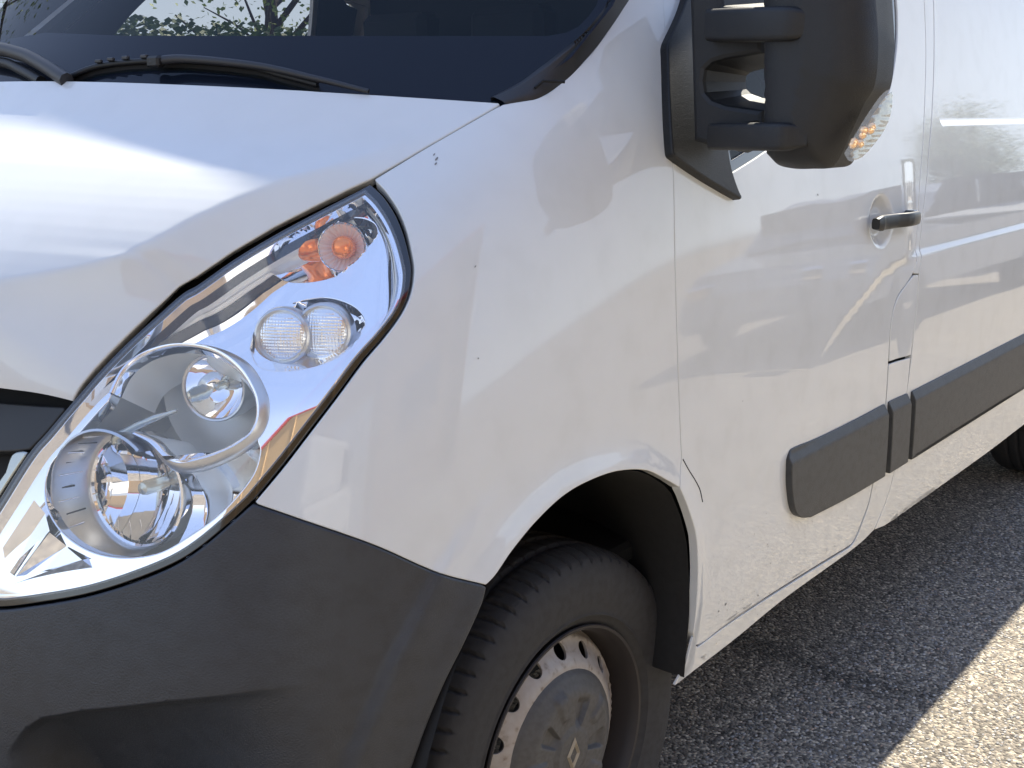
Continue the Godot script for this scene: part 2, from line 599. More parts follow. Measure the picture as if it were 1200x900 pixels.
const OUT := {
	"fender": [[2.9694, 6.4063, 3.0446, 6.5308, 3.1907, 6.7467, 3.3741, 6.9555, 3.5766, 7.1376, 3.693, 7.2149], [3.693, 7.2149, 3.8033, 7.2324, 4.0115, 7.2565, 4.1639, 7.2788, 4.319, 7.3396, 4.4752, 7.4495, 4.6727, 7.6216, 4.8981, 7.8173, 5.1457, 8.0663, 5.4113, 8.2821, 5.8805, 8.5892, 7.1944, 9.3984, 8.193, 10.3307, 8.593, 10.8347], [8.593, 10.8347, 8.7676, 10.8401], [8.7676, 10.8401, 8.5083, 10.4474, 7.7015, 9.4473, 6.7463, 8.7279, 6.3508, 8.4273, 6.3533, 8.3084, 6.4395, 8.1147, 6.535, 7.9119, 6.7834, 7.3393, 6.9949, 6.5933, 7.0837, 6.0179, 7.1316, 5.3329, 7.1658, 4.5902, 7.1888, 3.9461, 7.2169, 3.3249, 7.2357, 3.0312], [7.2357, 3.0312, 7.1874, 2.7269], [7.1874, 2.7269, 7.0514, 2.8606, 6.8102, 3.0657, 6.4987, 3.1806, 6.2023, 3.2008, 5.9194, 3.1539, 5.6608, 3.0192, 5.4474, 2.8458, 5.3017, 2.683, 5.2193, 2.6179], [5.2193, 2.6179, 4.8714, 2.8301, 4.4407, 3.1333, 4.1031, 3.319, 3.7096, 3.4964, 3.4336, 3.6073], [3.4336, 3.6073, 3.5847, 3.8851, 3.7206, 4.1746, 3.8525, 4.4645, 3.9544, 4.7071, 4.0605, 4.9038, 4.1384, 5.0999, 4.1513, 5.2748, 4.0989, 5.4491, 3.9975, 5.612, 3.7644, 5.8612, 3.5035, 6.0719, 3.2041, 6.2683, 2.9694, 6.4063]],
	"door": [[7.2357, 3.0312, 7.2169, 3.3249, 7.1888, 3.9461, 7.1658, 4.5902, 7.1316, 5.3329, 7.0837, 6.0179, 6.9949, 6.5933, 6.7834, 7.3393, 6.535, 7.9119, 6.4395, 8.1147, 6.3533, 8.3084, 6.3508, 8.4273, 6.7463, 8.7279, 7.7015, 9.4473, 8.5083, 10.4474, 8.7676, 10.8401], [8.7676, 10.8401, 8.809, 10.6246], [8.809, 10.6246, 9.2577, 10.6246], [9.2577, 10.6246, 9.3106, 9.3395, 9.4023, 9.0925], [9.4023, 9.0925, 9.394, 8.7129, 9.3719, 7.9889, 9.3037, 6.7427, 9.2582, 5.8757, 9.2338, 5.0752, 9.2119, 4.57, 9.1955, 4.3709, 9.1597, 4.2164, 9.0876, 3.9866, 9.0574, 3.6518, 9.0557, 3.0951, 9.0587, 2.5309, 9.0523, 1.9016, 9.0321, 1.3416, 9.0265, 1.0585, 9.0008, 0.8139, 8.9593, 0.5241, 8.8973, 0.4935, 8.8295, 0.5107, 8.4093, 0.5893, 7.9494, 0.6297, 7.5931, 0.6079, 7.4749, 0.8663], [7.4749, 0.8663, 7.4636, 1.191, 7.4384, 1.6693, 7.3936, 2.0652, 7.3207, 2.3488, 7.2287, 2.6138, 7.1874, 2.7269], [7.1874, 2.7269, 7.2357, 3.0312]],
	"door_window": [[8.653, 10.1743, 7.9235, 9.0631, 7.6265, 8.3718, 7.6149, 7.845, 7.6431, 7.2477, 7.6816, 6.6959, 7.7363, 6.2873], [7.7363, 6.2873, 7.824, 6.3485, 7.9834, 6.4756, 8.1419, 6.6193, 8.327, 6.7414, 8.5347, 6.8297, 8.7957, 6.8812, 9.0231, 6.925], [9.0231, 6.925, 9.1894, 8.3551, 9.1712, 9.913], [9.1712, 9.913, 9.0475, 10.262, 8.653, 10.1743]],
	"sill": [[7.3773, 0.2394, 7.9977, 0.2786, 8.4376, 0.3574, 8.9772, 0.362, 9.1236, 0.4412], [9.1236, 0.4412, 9.1758, 0.8772, 9.1997, 1.351, 9.2107, 1.8483, 9.2135, 2.537, 9.2121, 3.0489], [9.2121, 3.0489, 9.0595, 3.0796], [9.0595, 3.0796, 9.0627, 2.5144, 9.0557, 1.8977, 9.0369, 1.3224, 9.0316, 1.0384, 9.0099, 0.7876, 8.9688, 0.4967, 8.8999, 0.4697, 8.8321, 0.4872, 8.4118, 0.5679, 7.952, 0.61, 7.5959, 0.589], [7.5959, 0.589, 7.4781, 0.8425], [7.4781, 0.8425, 7.4617, 0.7589, 7.427, 0.429, 7.3773, 0.2394]],
	"pillar": [[9.2122, 4.5417, 9.2338, 5.0752, 9.2582, 5.8757, 9.3037, 6.7427, 9.3719, 7.9889, 9.394, 8.7129, 9.4023, 9.0925, 9.3106, 9.3395, 9.2577, 10.6246], [9.2577, 10.6246, 9.3186, 10.6246], [9.3186, 10.6246, 9.3615, 9.3395, 9.4717, 9.1201, 9.4633, 8.7358, 9.4318, 8.0007, 9.3789, 7.1044, 9.3313, 6.3766, 9.3182, 6.0613, 9.2858, 5.4989, 9.2489, 4.6907, 9.235, 4.3046], [9.235, 4.3046, 9.1897, 4.3333], [9.1897, 4.3333, 9.2122, 4.5417]],
	"flap": [[9.0619, 3.1023, 9.0606, 3.6495, 9.0911, 3.9712, 9.16, 4.2028, 9.1964, 4.3154], [9.1964, 4.3154, 9.2288, 4.2948], [9.2288, 4.2948, 9.2293, 3.9552, 9.2179, 3.4416, 9.2144, 3.0725], [9.2144, 3.0725, 9.0619, 3.1023]],
	"side": [[9.1236, 0.4412, 9.1758, 0.8772, 9.1997, 1.351, 9.2107, 1.8483, 9.2135, 2.537, 9.2183, 3.0563, 9.2179, 3.4416, 9.2293, 3.9552, 9.23, 4.2252, 9.2489, 4.6907, 9.2858, 5.4989, 9.3182, 6.0613, 9.3313, 6.3766, 9.3789, 7.1044, 9.4318, 8.0007, 9.4633, 8.7358, 9.4717, 9.1201], [9.4717, 9.1201, 9.3615, 9.3395, 9.3186, 10.6246], [9.3186, 10.6246, 11.9384, 10.6246], [11.9384, 10.6246, 11.9384, 0.4375], [11.9384, 0.4375, 11.4185, 0.4375], [11.4185, 0.4375, 11.404, 1.625, 11.3312, 2.625, 11.2363, 3.0625, 11.0984, 3.219, 10.9565, 3.0625, 10.8594, 2.625, 10.7842, 1.625, 10.7691, 0.4375], [10.7691, 0.4375, 10.3414, 0.4024, 9.9546, 0.357, 9.113, 0.3795]],
	"headlight": [[2.9681, 6.3799, 2.886, 6.2786, 2.7505, 6.1129, 2.5757, 5.8858, 2.4175, 5.6348, 2.2975, 5.3898, 2.2343, 5.2989, 2.1631, 5.0693, 2.0926, 4.8341, 2.0288, 4.5649, 1.9849, 4.3466], [1.9849, 4.3466, 1.9139, 4.057, 1.8561, 3.88, 1.7715, 3.5041, 1.6607, 3.0833, 1.6151, 2.73], [1.6151, 2.73, 1.7534, 2.6501, 1.9241, 2.6653, 2.1935, 2.7621, 2.4563, 2.8641, 2.7132, 2.9919, 2.9673, 3.1402, 3.1299, 3.276, 3.2897, 3.4594, 3.4176, 3.6273], [3.4176, 3.6273, 3.5673, 3.9059, 3.7016, 4.1963, 3.8315, 4.4872, 3.9315, 4.7306, 4.0341, 4.9133, 4.1137, 5.1018, 4.1257, 5.2765, 4.0723, 5.4506, 3.9702, 5.6132, 3.7491, 5.8453, 3.4909, 6.0553, 3.2097, 6.2425, 2.9681, 6.3799]],
	"bumper": [[3.4336, 3.6073, 3.7096, 3.4964, 4.1031, 3.319, 4.4407, 3.1333, 4.8714, 2.8301, 5.2193, 2.6179], [5.2196, 2.6103, 5.17, 2.4579, 5.0356, 2.1762, 4.9054, 1.9231, 4.774, 1.6024, 4.673, 1.2911, 4.5908, 0.9885, 4.5272, 0.5921], [4.5272, 0.5921, 5.2, 0.05], [5.2, 0.05, 0, 0.05], [0, 0.05, 0, 2.62], [0, 2.62, 1.5938, 2.7102], [1.5954, 2.6967, 1.7562, 2.6233, 1.927, 2.6387, 2.1966, 2.736, 2.4596, 2.8383, 2.7172, 2.963, 2.9717, 3.1113, 3.1342, 3.2502, 3.2947, 3.4334, 3.4336, 3.6073]],
	"grille_trim": [[1.9358, 4.2594, 1.519, 4.2217, 1.1596, 4.1904, 0, 4.22], [0, 4.22, 0, 3.8], [0, 3.8, 1.3186, 3.7942, 1.6666, 3.8469, 1.8273, 3.8954], [1.8273, 3.8954, 1.8865, 4.0522, 1.9358, 4.2594]],
	"grille_strip": [[1.7371, 3.6862, 1.7412, 3.8376, 1.8318, 3.8824], [1.8318, 3.8824, 1.756, 3.5615, 1.6325, 3.0764], [1.6325, 3.0764, 1.5644, 3.0592], [1.5644, 3.0592, 1.7371, 3.6862]],
	"grille_back": [[1.8646, 4.4023, 0, 4.35], [0, 4.35, 0, 2.55], [0, 2.55, 1.4638, 2.649], [1.4638, 2.649, 1.6493, 3.498, 1.7893, 4.0847, 1.8646, 4.4023]],
	"trim_door": [[8.2687, 2.4474, 8.2942, 2.5261, 8.3298, 2.5375], [8.3298, 2.5375, 8.5417, 2.5143, 8.8116, 2.5068, 9.0463, 2.5179], [9.0463, 2.5179, 9.0807, 1.3851], [9.0807, 1.3851, 8.8105, 1.4076, 8.4852, 1.4752], [8.4852, 1.4752, 8.3928, 1.5737, 8.3297, 1.7533, 8.2824, 2.1076, 8.2687, 2.4474]],
	"trim_pillar": [[9.0722, 2.5177, 9.2113, 2.5132], [9.2113, 2.5132, 9.2557, 1.3791], [9.2557, 1.3791, 9.1132, 1.3832], [9.1132, 1.3832, 9.0722, 2.5177]],
	"trim_side": [[9.2406, 2.5095, 10.1652, 2.5145, 10.7691, 2.5125], [10.7691, 2.5125, 10.7691, 1.3687], [10.7691, 1.3687, 10.2423, 1.3701, 9.2817, 1.379], [9.2817, 1.379, 9.2406, 2.5095]],
	"ring_path": [[2.1534, 4.4298, 2.1198, 4.6513, 2.1652, 4.8136, 2.2945, 4.9099, 2.4901, 4.9192, 2.7074, 4.8529, 2.9521, 4.6995, 3.1566, 4.4964, 3.2475, 4.3266, 3.2534, 4.1844, 3.1745, 4.0795, 3.0573, 4.0017, 2.9344, 3.9497, 2.8232, 3.9239, 2.7151, 3.9657, 2.5853, 4.0678, 2.4456, 4.1258]],
	"main_hole": [[2.1371, 4.3664, 2.1105, 4.667, 2.1549, 4.8301, 2.2837, 4.9269, 2.4792, 4.9363, 2.6968, 4.8699, 2.9429, 4.7158, 3.1633, 4.4964, 3.2541, 4.3265, 3.322, 4.113, 3.3736, 4.0075, 3.3672, 3.8025, 3.2225, 3.536, 3.0418, 3.3476, 2.8386, 3.1929, 2.5917, 3.1395, 2.3582, 3.1786, 2.1487, 3.3157, 2.006, 3.5298, 1.963, 3.7988, 2.0435, 4.0238, 2.1371, 4.3664]],
	"pod_hi": [[2.5279, 5.7145, 2.4747, 5.8847, 2.5551, 6.0619, 2.7209, 6.1785, 2.9592, 6.2109, 3.1767, 6.1488, 3.3163, 6.0088, 3.337, 5.8298, 3.1964, 5.6842, 2.9541, 5.6162, 2.724, 5.6229, 2.5279, 5.7145]],
	"pod_lo": [[2.8512, 4.9366, 2.7681, 5.1425, 2.8072, 5.3242, 2.9575, 5.4383, 3.2291, 5.4627, 3.5938, 5.3415, 3.8392, 5.1599, 3.8776, 4.9842, 3.7813, 4.8301, 3.5475, 4.7297, 3.2669, 4.6963, 3.0403, 4.7493, 2.8512, 4.9366]],
	"mirror_base": [[6.9243, 8.7704, 6.7961, 8.2958, 6.4813, 7.8699], [6.4813, 7.8699, 6.4727, 7.8076, 6.5134, 7.7189], [6.5134, 7.7189, 6.736, 7.1124, 6.8855, 6.6204], [6.8855, 6.6204, 6.9057, 6.578, 6.9484, 6.5504], [6.9484, 6.5504, 7.7825, 5.9355], [7.7825, 5.9355, 7.7326, 6.0801, 7.6619, 6.374, 7.6219, 6.6595, 7.5788, 7.2242, 7.5821, 7.8181, 7.6403, 8.5117, 7.679, 8.8291], [7.679, 8.8291, 6.9243, 8.7704]],
}
const HANDLE := Vector2(2.4188, 0.8219)
const HANDLE2 := Vector2(2.6685, 0.8194)
const RECESS := [Vector2(3.0258, 1.6538), Vector2(3.0062, 1.5421), Vector2(2.9867, 1.4306), Vector2(2.9674, 1.3199), Vector2(2.9482, 1.2098), Vector2(2.931, 1.1115), Vector2(2.9243, 1.0739), Vector2(2.9209, 1.0558), Vector2(2.9261, 1.041), Vector2(2.9381, 1.0299), Vector2(2.9537, 1.0247), Vector2(2.9938, 1.0242), Vector2(3.174, 1.0242), Vector2(3.374, 1.0242), Vector2(3.5741, 1.0242), Vector2(3.874, 1.0242)]
const POD := [[Vector2(0.8165, 0.9012), Vector2(0.0675, 0.0233), 0.0496], [Vector2(0.8908, 0.79), Vector2(0.0873, 0.0172), 0.0609]]
const PTS := {"shroud": Vector3(-0.6736, 0.9266, 0.6936), "upper": Vector3(-0.5859, 1.0446, 0.7466), "inner": Vector3(-0.533, 1.0533, 0.7409), "visor0": Vector3(-0.6235, 0.9914, 0.6525), "visor1": Vector3(-0.5796, 1.0294, 0.7226), "lens_hi": Vector3(-0.3622, 1.2298, 0.8175), "bulb_hi": Vector3(-0.3646, 1.2305, 0.8249), "bulb_hi2": Vector3(-0.3848, 1.2307, 0.766), "lens_lo1": Vector3(-0.4776, 1.1239, 0.8184), "lens_lo2": Vector3(-0.4423, 1.129, 0.8584), "side_dish": Vector3(-0.5828, 0.9362, 0.8018), "pod_hi": Vector3(-0.3807, 1.2279, 0.8002), "pod_lo": Vector3(-0.4625, 1.1275, 0.8493)}
const CHIPS := [[0.9111, 0.9912, 0.0032], [0.8995, 0.997, 0.002], [0.9178, 0.9843, 0.0026], [1.1241, 0.8485, 0.0018], [2.1936, 0.8961, 0.003], [2.049, 0.1772, 0.0022], [1.868, 0.151, 0.0042], [1.8431, 0.1457, 0.003], [2.0127, 0.1183, 0.003], [1.178, 0.7275, 0.0015], [1.8751, 0.5443, 0.0015]]
const SPLASH0 := Vector2(1.7964, 0.0709)
const SPLASH1 := Vector2(3.374, 0.3021)
const SWAGE := [Vector2(2.744, 0.7373), Vector2(4.0741, 0.7373)]
const CUP := Vector2(1.0304, 1.1804)
const CRACK := [Vector2(1.6711, 0.4835), Vector2(1.6912, 0.4592), Vector2(1.712, 0.4374), Vector2(1.7307, 0.4142), Vector2(1.7415, 0.3895)]
const CLEAR := [Vector2(0, 1.547), Vector2(0.2436, 1.5324), Vector2(0.4912, 1.5261), Vector2(0.6811, 1.5234), Vector2(0.802, 1.5227), Vector2(0.8839, 1.5227), Vector2(0.9035, 1.528), Vector2(0.9135, 1.5372), Vector2(0.9187, 1.5531), Vector2(0.9205, 1.5705), Vector2(0.91, 1.64), Vector2(0.885, 1.75), Vector2(0.84, 1.93), Vector2(0.74, 2.17)]
const WIPER_BLADE := [Vector2(0.1976, 1.4659), Vector2(0.2375, 1.4804), Vector2(0.3041, 1.4874), Vector2(0.4092, 1.4883), Vector2(0.5234, 1.4776), Vector2(0.5836, 1.4642), Vector2(0.6428, 1.45)]
const WIPER_ARM := [Vector2(0.3694, 1.4857), Vector2(0.4226, 1.4901), Vector2(0.5486, 1.4781), Vector2(0.6462, 1.4584), Vector2(0.7259, 1.4395)]
const WIPER_ARM2 := [Vector2(0.2201, 1.4598), Vector2(0.1292, 1.4862), Vector2(0.0321, 1.5073), Vector2(-0.1093, 1.5207), Vector2(-0.512, 1.5284), Vector2(-0.632, 1.5284), Vector2(-0.812, 1.5134)]
const WIPER_BLADE2 := [Vector2(0.1341, 1.4599), Vector2(0.0522, 1.4797), Vector2(-0.0319, 1.4948), Vector2(-0.2386, 1.5116), Vector2(-0.3586, 1.5116), Vector2(-0.5386, 1.4966)]
const STAIN := [Vector2(1.3028, 0.5331), Vector2(1.2722, 0.7174), Vector2(1.2372, 0.8789), Vector2(1.236, 0.9939), Vector2(1.2477, 1.1206)]
const SEAL_IN := [Vector3(-0.0967, 1.4286, 0.8636), Vector3(-0.0605, 1.4485, 0.8849), Vector3(-0.034, 1.4661, 0.8967), Vector3(0.0136, 1.4993, 0.9155), Vector3(0.0427, 1.52, 0.9264), Vector3(0.0769, 1.549, 0.934), Vector3(0.1064, 1.5783, 0.9358), Vector3(0.2009, 1.68, 0.935), Vector3(0.3322, 1.88, 0.885), Vector3(0.4667, 2.13, 0.81)]
const SEAL_OUT := [Vector3(-0.0953, 1.4212, 0.8903), Vector3(-0.0706, 1.4262, 0.9022), Vector3(-0.0437, 1.4306, 0.9135), Vector3(0.009, 1.4542, 0.9193), Vector3(0.0534, 1.4792, 0.9196), Vector3(0.1435, 1.5395, 0.914), Vector3(0.2069, 1.5868, 0.9078), Vector3(0.3217, 1.6736, 0.8974), Vector3(0.5795, 1.8647, 0.8728), Vector3(0.939, 2.1333, 0.8405)]
const SEAM := [Vector2(0.9088, 1.4447), Vector2(0.9141, 1.4547), Vector2(0.9376, 1.4535)]
const FACETS := [[Vector3(-0.749, 0.8534, 0.5647), Vector3(-0.7209, 0.9195, 0.6032), Vector3(-0.7163, 0.903, 0.6189), Vector3(-0.7486, 0.8236, 0.5692)], [Vector3(-0.7486, 0.8236, 0.5692), Vector3(-0.7163, 0.903, 0.6189), Vector3(-0.7247, 0.8867, 0.64), Vector3(-0.7537, 0.8228, 0.5984)], [Vector3(-0.7525, 0.8219, 0.5961), Vector3(-0.724, 0.8838, 0.6384), Vector3(-0.7129, 0.8662, 0.6567), Vector3(-0.7357, 0.8254, 0.6128)], [Vector3(-0.7597, 0.8006, 0.5679), Vector3(-0.7134, 0.8564, 0.6884), Vector3(-0.702, 0.8408, 0.7007), Vector3(-0.7587, 0.7847, 0.5632)], [Vector3(-0.7369, 0.8263, 0.615), Vector3(-0.7144, 0.866, 0.659), Vector3(-0.7143, 0.8563, 0.6918), Vector3(-0.733, 0.8382, 0.6498)]]
const BRACKET := [Vector2(1.0185, 1.631), Vector2(1.0691, 1.6275), Vector2(1.0803, 1.5696), Vector2(1.1477, 1.5625), Vector2(1.1511, 1.4969), Vector2(1.1185, 1.4929), Vector2(1.0896, 1.4898), Vector2(1.0663, 1.484), Vector2(1.0547, 1.474), Vector2(1.0524, 1.4572), Vector2(1.0561, 1.4403), Vector2(1.0686, 1.4285), Vector2(1.0927, 1.4206), Vector2(1.1553, 1.4128), Vector2(1.1564, 1.3912), Vector2(1.1236, 1.3859), Vector2(1.0981, 1.3661), Vector2(1.0731, 1.3566), Vector2(1.0377, 1.3653)]
const HOUSING := [Vector2(1.1784, 1.4967), Vector2(1.184, 1.3868), Vector2(1.19, 1.3497), Vector2(1.2018, 1.3338), Vector2(1.228, 1.3282), Vector2(1.2571, 1.3287), Vector2(1.2825, 1.3309), Vector2(1.2945, 1.3431), Vector2(1.3103, 1.381), Vector2(1.3266, 1.4211), Vector2(1.3399, 1.4475), Vector2(1.3415, 1.4951), Vector2(1.3348, 1.5542), Vector2(1.3215, 1.6361), Vector2(1.3006, 1.6946), Vector2(1.269, 1.7104), Vector2(1.2137, 1.7042), Vector2(1.1781, 1.6849), Vector2(1.1717, 1.6275), Vector2(1.1784, 1.4967)]
const SIGNAL := [Vector2(1.3236, 1.3532), Vector2(1.3281, 1.3424), Vector2(1.3358, 1.3466), Vector2(1.3437, 1.3663), Vector2(1.3494, 1.3876), Vector2(1.3519, 1.4138), Vector2(1.35, 1.4399), Vector2(1.3437, 1.435), Vector2(1.3361, 1.409), Vector2(1.3295, 1.3809), Vector2(1.3236, 1.3532)]
const SIG := Vector3(-4.0395, 2.9378, 0.1993)
const ARMS := [[Vector3(0.2, 1.54, 1.0669), Vector3(0.13, 1.5326, 1.1837), Vector3(0.106, 1.5284, 1.2792), 0.024], [Vector3(0.2, 1.3724, 1.0784), Vector3(0.13, 1.3748, 1.1916), Vector3(0.108, 1.3761, 1.2696), 0.0205]]

# ---------------------------------------------------------------- materials
func mat(c: Color, rough := 0.5, metal := 0.0, o := {}) -> StandardMaterial3D:
	var m := StandardMaterial3D.new()
	m.albedo_color = c
	m.roughness = rough
	m.metallic = metal
	for k in o:
		m.set(k, o[k])
	return m

func noise_tex(kind: int, freq: float, size: int, seed_: int, oct := 4, lo := Color.BLACK, hi := Color.WHITE, normal := 0.0, stops := []) -> NoiseTexture2D:
	var n := FastNoiseLite.new()
	n.noise_type = kind
	n.frequency = freq
	n.seed = seed_
	n.fractal_octaves = oct
	if kind == FastNoiseLite.TYPE_CELLULAR:
		n.fractal_type = FastNoiseLite.FRACTAL_NONE
		n.cellular_return_type = FastNoiseLite.RETURN_CELL_VALUE if oct == 1 else FastNoiseLite.RETURN_DISTANCE
	var t := NoiseTexture2D.new()
	t.width = size; t.height = size
	t.seamless = true
	t.noise = n
	if normal > 0.0:
		t.as_normal_map = true
		t.bump_strength = normal
	else:
		var g := Gradient.new()
		g.set_color(0, lo); g.set_color(1, hi)
		for s in stops:
			g.add_point(s[0], s[1])
		t.color_ramp = g
	return t

func tri(m: StandardMaterial3D, scale: float) -> StandardMaterial3D:
	m.uv1_triplanar = true
	m.uv1_world_triplanar = true
	m.uv1_scale = Vector3.ONE * scale
	return m

func materials() -> void:
	var grime := noise_tex(FastNoiseLite.TYPE_SIMPLEX, 0.012, 512, 5, 5, Color(0.972, 0.970, 0.965), Color(1, 1, 1), 0.0, [[0.45, Color(0.992, 0.991, 0.989)]])
	M.paint = tri(mat(Color(0.835, 0.838, 0.828), 0.42, 0.0, {"metallic_specular": 0.25, "clearcoat_enabled": true, "clearcoat": 1.0, "clearcoat_roughness": 0.025, "albedo_texture": grime}), 1.3)
	var scuff := noise_tex(FastNoiseLite.TYPE_SIMPLEX, 0.02, 512, 8, 5, Color(0.86, 0.85, 0.84), Color(1.1, 1.1, 1.1))
	var grain := noise_tex(FastNoiseLite.TYPE_SIMPLEX, 0.25, 512, 9, 2, Color.BLACK, Color.WHITE, 3.0)
	M.bumper = tri(mat(Color(0.19, 0.20, 0.218), 0.43, 0.0, {"albedo_texture": scuff, "normal_enabled": true, "normal_texture": grain, "normal_scale": 0.25}), 2.2)
	M.moulding = tri(mat(Color(0.235, 0.24, 0.245), 0.48, 0.0, {"albedo_texture": scuff, "normal_enabled": true, "normal_texture": grain, "normal_scale": 0.25}), 2.6)
	M.mirror_black = tri(mat(Color(0.088, 0.092, 0.10), 0.55, 0.0, {"normal_enabled": true, "normal_texture": grain, "normal_scale": 0.35}), 4.0)
	M.seal = mat(Color(0.16, 0.16, 0.17), 0.5)
	M.dark = mat(Color(0.035, 0.035, 0.04), 0.8)
	M.rubber = mat(Color(0.05, 0.05, 0.053), 0.55)
	M.gloss_black = mat(Color(0.03, 0.03, 0.035), 0.12, 0.0, {"clearcoat_enabled": true, "clearcoat": 1.0, "clearcoat_roughness": 0.05})
	M.grille = mat(Color(0.15, 0.155, 0.16), 0.55)
	var blotch := noise_tex(FastNoiseLite.TYPE_SIMPLEX, 0.03, 256, 31, 4, Color(0.84, 0.82, 0.80), Color(1.08, 1.08, 1.08))
	M.tyre = tri(mat(Color(0.185, 0.183, 0.187), 0.75, 0.0, {"albedo_texture": blotch, "normal_enabled": true, "normal_texture": grain, "normal_scale": 0.5}), 5.0)
	M.liner = tri(mat(Color(0.13, 0.125, 0.12), 0.85, 0.0, {"albedo_texture": scuff}), 4.0)
	var rust := noise_tex(FastNoiseLite.TYPE_SIMPLEX, 0.03, 256, 12, 5, Color(0.62, 0.53, 0.45), Color(1, 1, 1), 0.0, [[0.28, Color(0.92, 0.90, 0.88)]])
	M.rim = tri(mat(Color(0.64, 0.615, 0.59), 0.45, 0.15, {"albedo_texture": rust}), 5.0)
	M.hub = tri(mat(Color(0.30, 0.295, 0.29), 0.55, 0.0, {"albedo_texture": blotch}), 9.0)
	M.badge = mat(Color(0.58, 0.54, 0.47), 0.4, 0.3)
	M.chrome = mat(Color(0.95, 0.95, 0.96), 0.035, 1.0)
	M.satin = mat(Color(0.78, 0.78, 0.78), 0.28, 1.0)
	M.satin_dark = mat(Color(0.74, 0.75, 0.72), 0.25, 0.7)
	M.lens = mat(Color(0.95, 0.95, 0.93, 0.06), 0.01, 0.0, {"transparency": BaseMaterial3D.TRANSPARENCY_ALPHA})
	M.glass = mat(Color(0.03, 0.09, 0.12, 0.42), 0.01, 0.0, {"transparency": BaseMaterial3D.TRANSPARENCY_ALPHA, "metallic_specular": 0.30})
	M.orange = mat(Color(1.0, 0.53, 0.08), 0.14, 0.6, {"clearcoat_enabled": true, "clearcoat": 1.0, "clearcoat_roughness": 0.03})
	M.bowl = mat(Color(0.95, 0.95, 0.92), 0.42, 0.5)
	M.cup = mat(Color(0.93, 0.93, 0.93), 0.3, 0.4)
	M.prism = mat(Color(0.92, 0.92, 0.92), 0.12, 0.9)
	M.handle = mat(Color(0.045, 0.045, 0.05), 0.38)
	M.clear = mat(Color(1, 1, 1, 0.12), 0.02, 0.0, {"transparency": BaseMaterial3D.TRANSPARENCY_ALPHA})
	M.cabin = mat(Color(0.10, 0.115, 0.125), 0.85)
	M.mirror = mat(Color(0.9, 0.9, 0.9), 0.02, 1.0)
	# ground
	var stones := noise_tex(FastNoiseLite.TYPE_CELLULAR, 0.14, 1024, 3, 1, Color(0.34, 0.32, 0.30), Color(1.0, 0.96, 0.90), 0.0, [[0.35, Color(0.52, 0.50, 0.48)], [0.7, Color(0.66, 0.63, 0.59)], [0.9, Color(0.80, 0.77, 0.72)]])
	var hollow := noise_tex(FastNoiseLite.TYPE_CELLULAR, 0.14, 1024, 3, 2, Color.WHITE, Color.BLACK)
	var patches := noise_tex(FastNoiseLite.TYPE_SIMPLEX, 0.006, 512, 17, 5, Color(0.62, 0.6, 0.6), Color(1.0, 1.0, 1.0))
	M.asphalt = mat(Color(0.87, 0.845, 0.80), 0.85, 0.0, {"albedo_texture": stones, "heightmap_enabled": true, "heightmap_texture": hollow, "heightmap_scale": 0.45, "vertex_color_use_as_albedo": true})
	tri(M.asphalt, 0.95)
	M.stone = mat(Color(1, 1, 1), 0.7, 0.0, {"vertex_color_use_as_albedo": true})

# ---------------------------------------------------------------- windscreen sheet and bonnet sheet
func WX(y: float, z: float) -> float:
	return -0.42 + 0.33 * pow(absf(z) / 0.9, 2.3) + 0.95 * (y - 1.4) - 0.22 * pow(maxf(0.0, y - 1.6), 2.0)

func W(f: Vector2, back := 0.0) -> Vector3:   # f = (z, y)
	return Vector3(WX(f.y, f.x) + back, f.y, f.x)

func edge_at(t: float) -> Vector3:
	var n := RAIL.size()
	t = clampf(t, 0.0, 1.0) * (n - 1)
	var k := mini(int(t), n - 2)
	return RAIL[k].lerp(RAIL[k + 1], t - k)

func bon_rear(s: float) -> Vector3:
	var e: Vector3 = RAIL[-1]
	var z := e.z * (1.0 - s)
	var y := e.y + 0.038 * (1.0 - (1.0 - s) * (1.0 - s))
	return Vector3(WX(y, z) - 0.03 + (e.x - WX(e.y, e.z) + 0.03) * pow(1.0 - s, 4.0), y, z)

func bon_front(s: float) -> Vector3:
	var e: Vector3 = RAIL[0]
	return Vector3(e.x + (-0.80 - e.x) * (1.0 - pow(1.0 - s, 1.9)), e.y + 0.015 * (1.0 - (1.0 - s) * (1.0 - s)), e.z * (1.0 - s))

func bonnet_at(s: float, t: float, side: float) -> Vector3:
	var e := edge_at(t)
	var e0: Vector3 = RAIL[0]
	var e1: Vector3 = RAIL[-1]
	var c0 := bon_front(1.0)
	var c1 := bon_rear(1.0)
	var c := c0.lerp(c1, t) + Vector3(0, 0.03 * t * (1.0 - t), 0)
	var p := bon_front(s).lerp(bon_rear(s), t) + (e - e0.lerp(e1, t)) * (1.0 - s) + (c - c0.lerp(c1, t)) * s
	p += Vector3(-0.25, 0.97, 0) * ridge(s, t)
	p.z *= side
	return p

func ridge(s: float, t: float) -> float:
	var sr := lerpf(0.33, 0.07, smoothstep(0.08, 0.30, t)) * lerpf(1.0, 0.6, smoothstep(0.4, 1.0, t))
	var tr := RIDGE_T
	var a := s / sr
	var b := t / tr
	var k := 0.35
	var h := maxf(k - absf(a - b), 0.0) / k
	var x := minf(a, b) - h * h * k * 0.25
	var w := 0.13
	var f := 1.0
	if x < 1.0 - w:
		f = x
	elif x < 1.0 + w:
		f = x - (x - 1.0 + w) * (x - 1.0 + w) / (4.0 * w)
	return (RIDGE_H * pow(1.0 - t, 1.2) + 0.002) * f * (1.0 - smoothstep(0.6, 0.9, t))

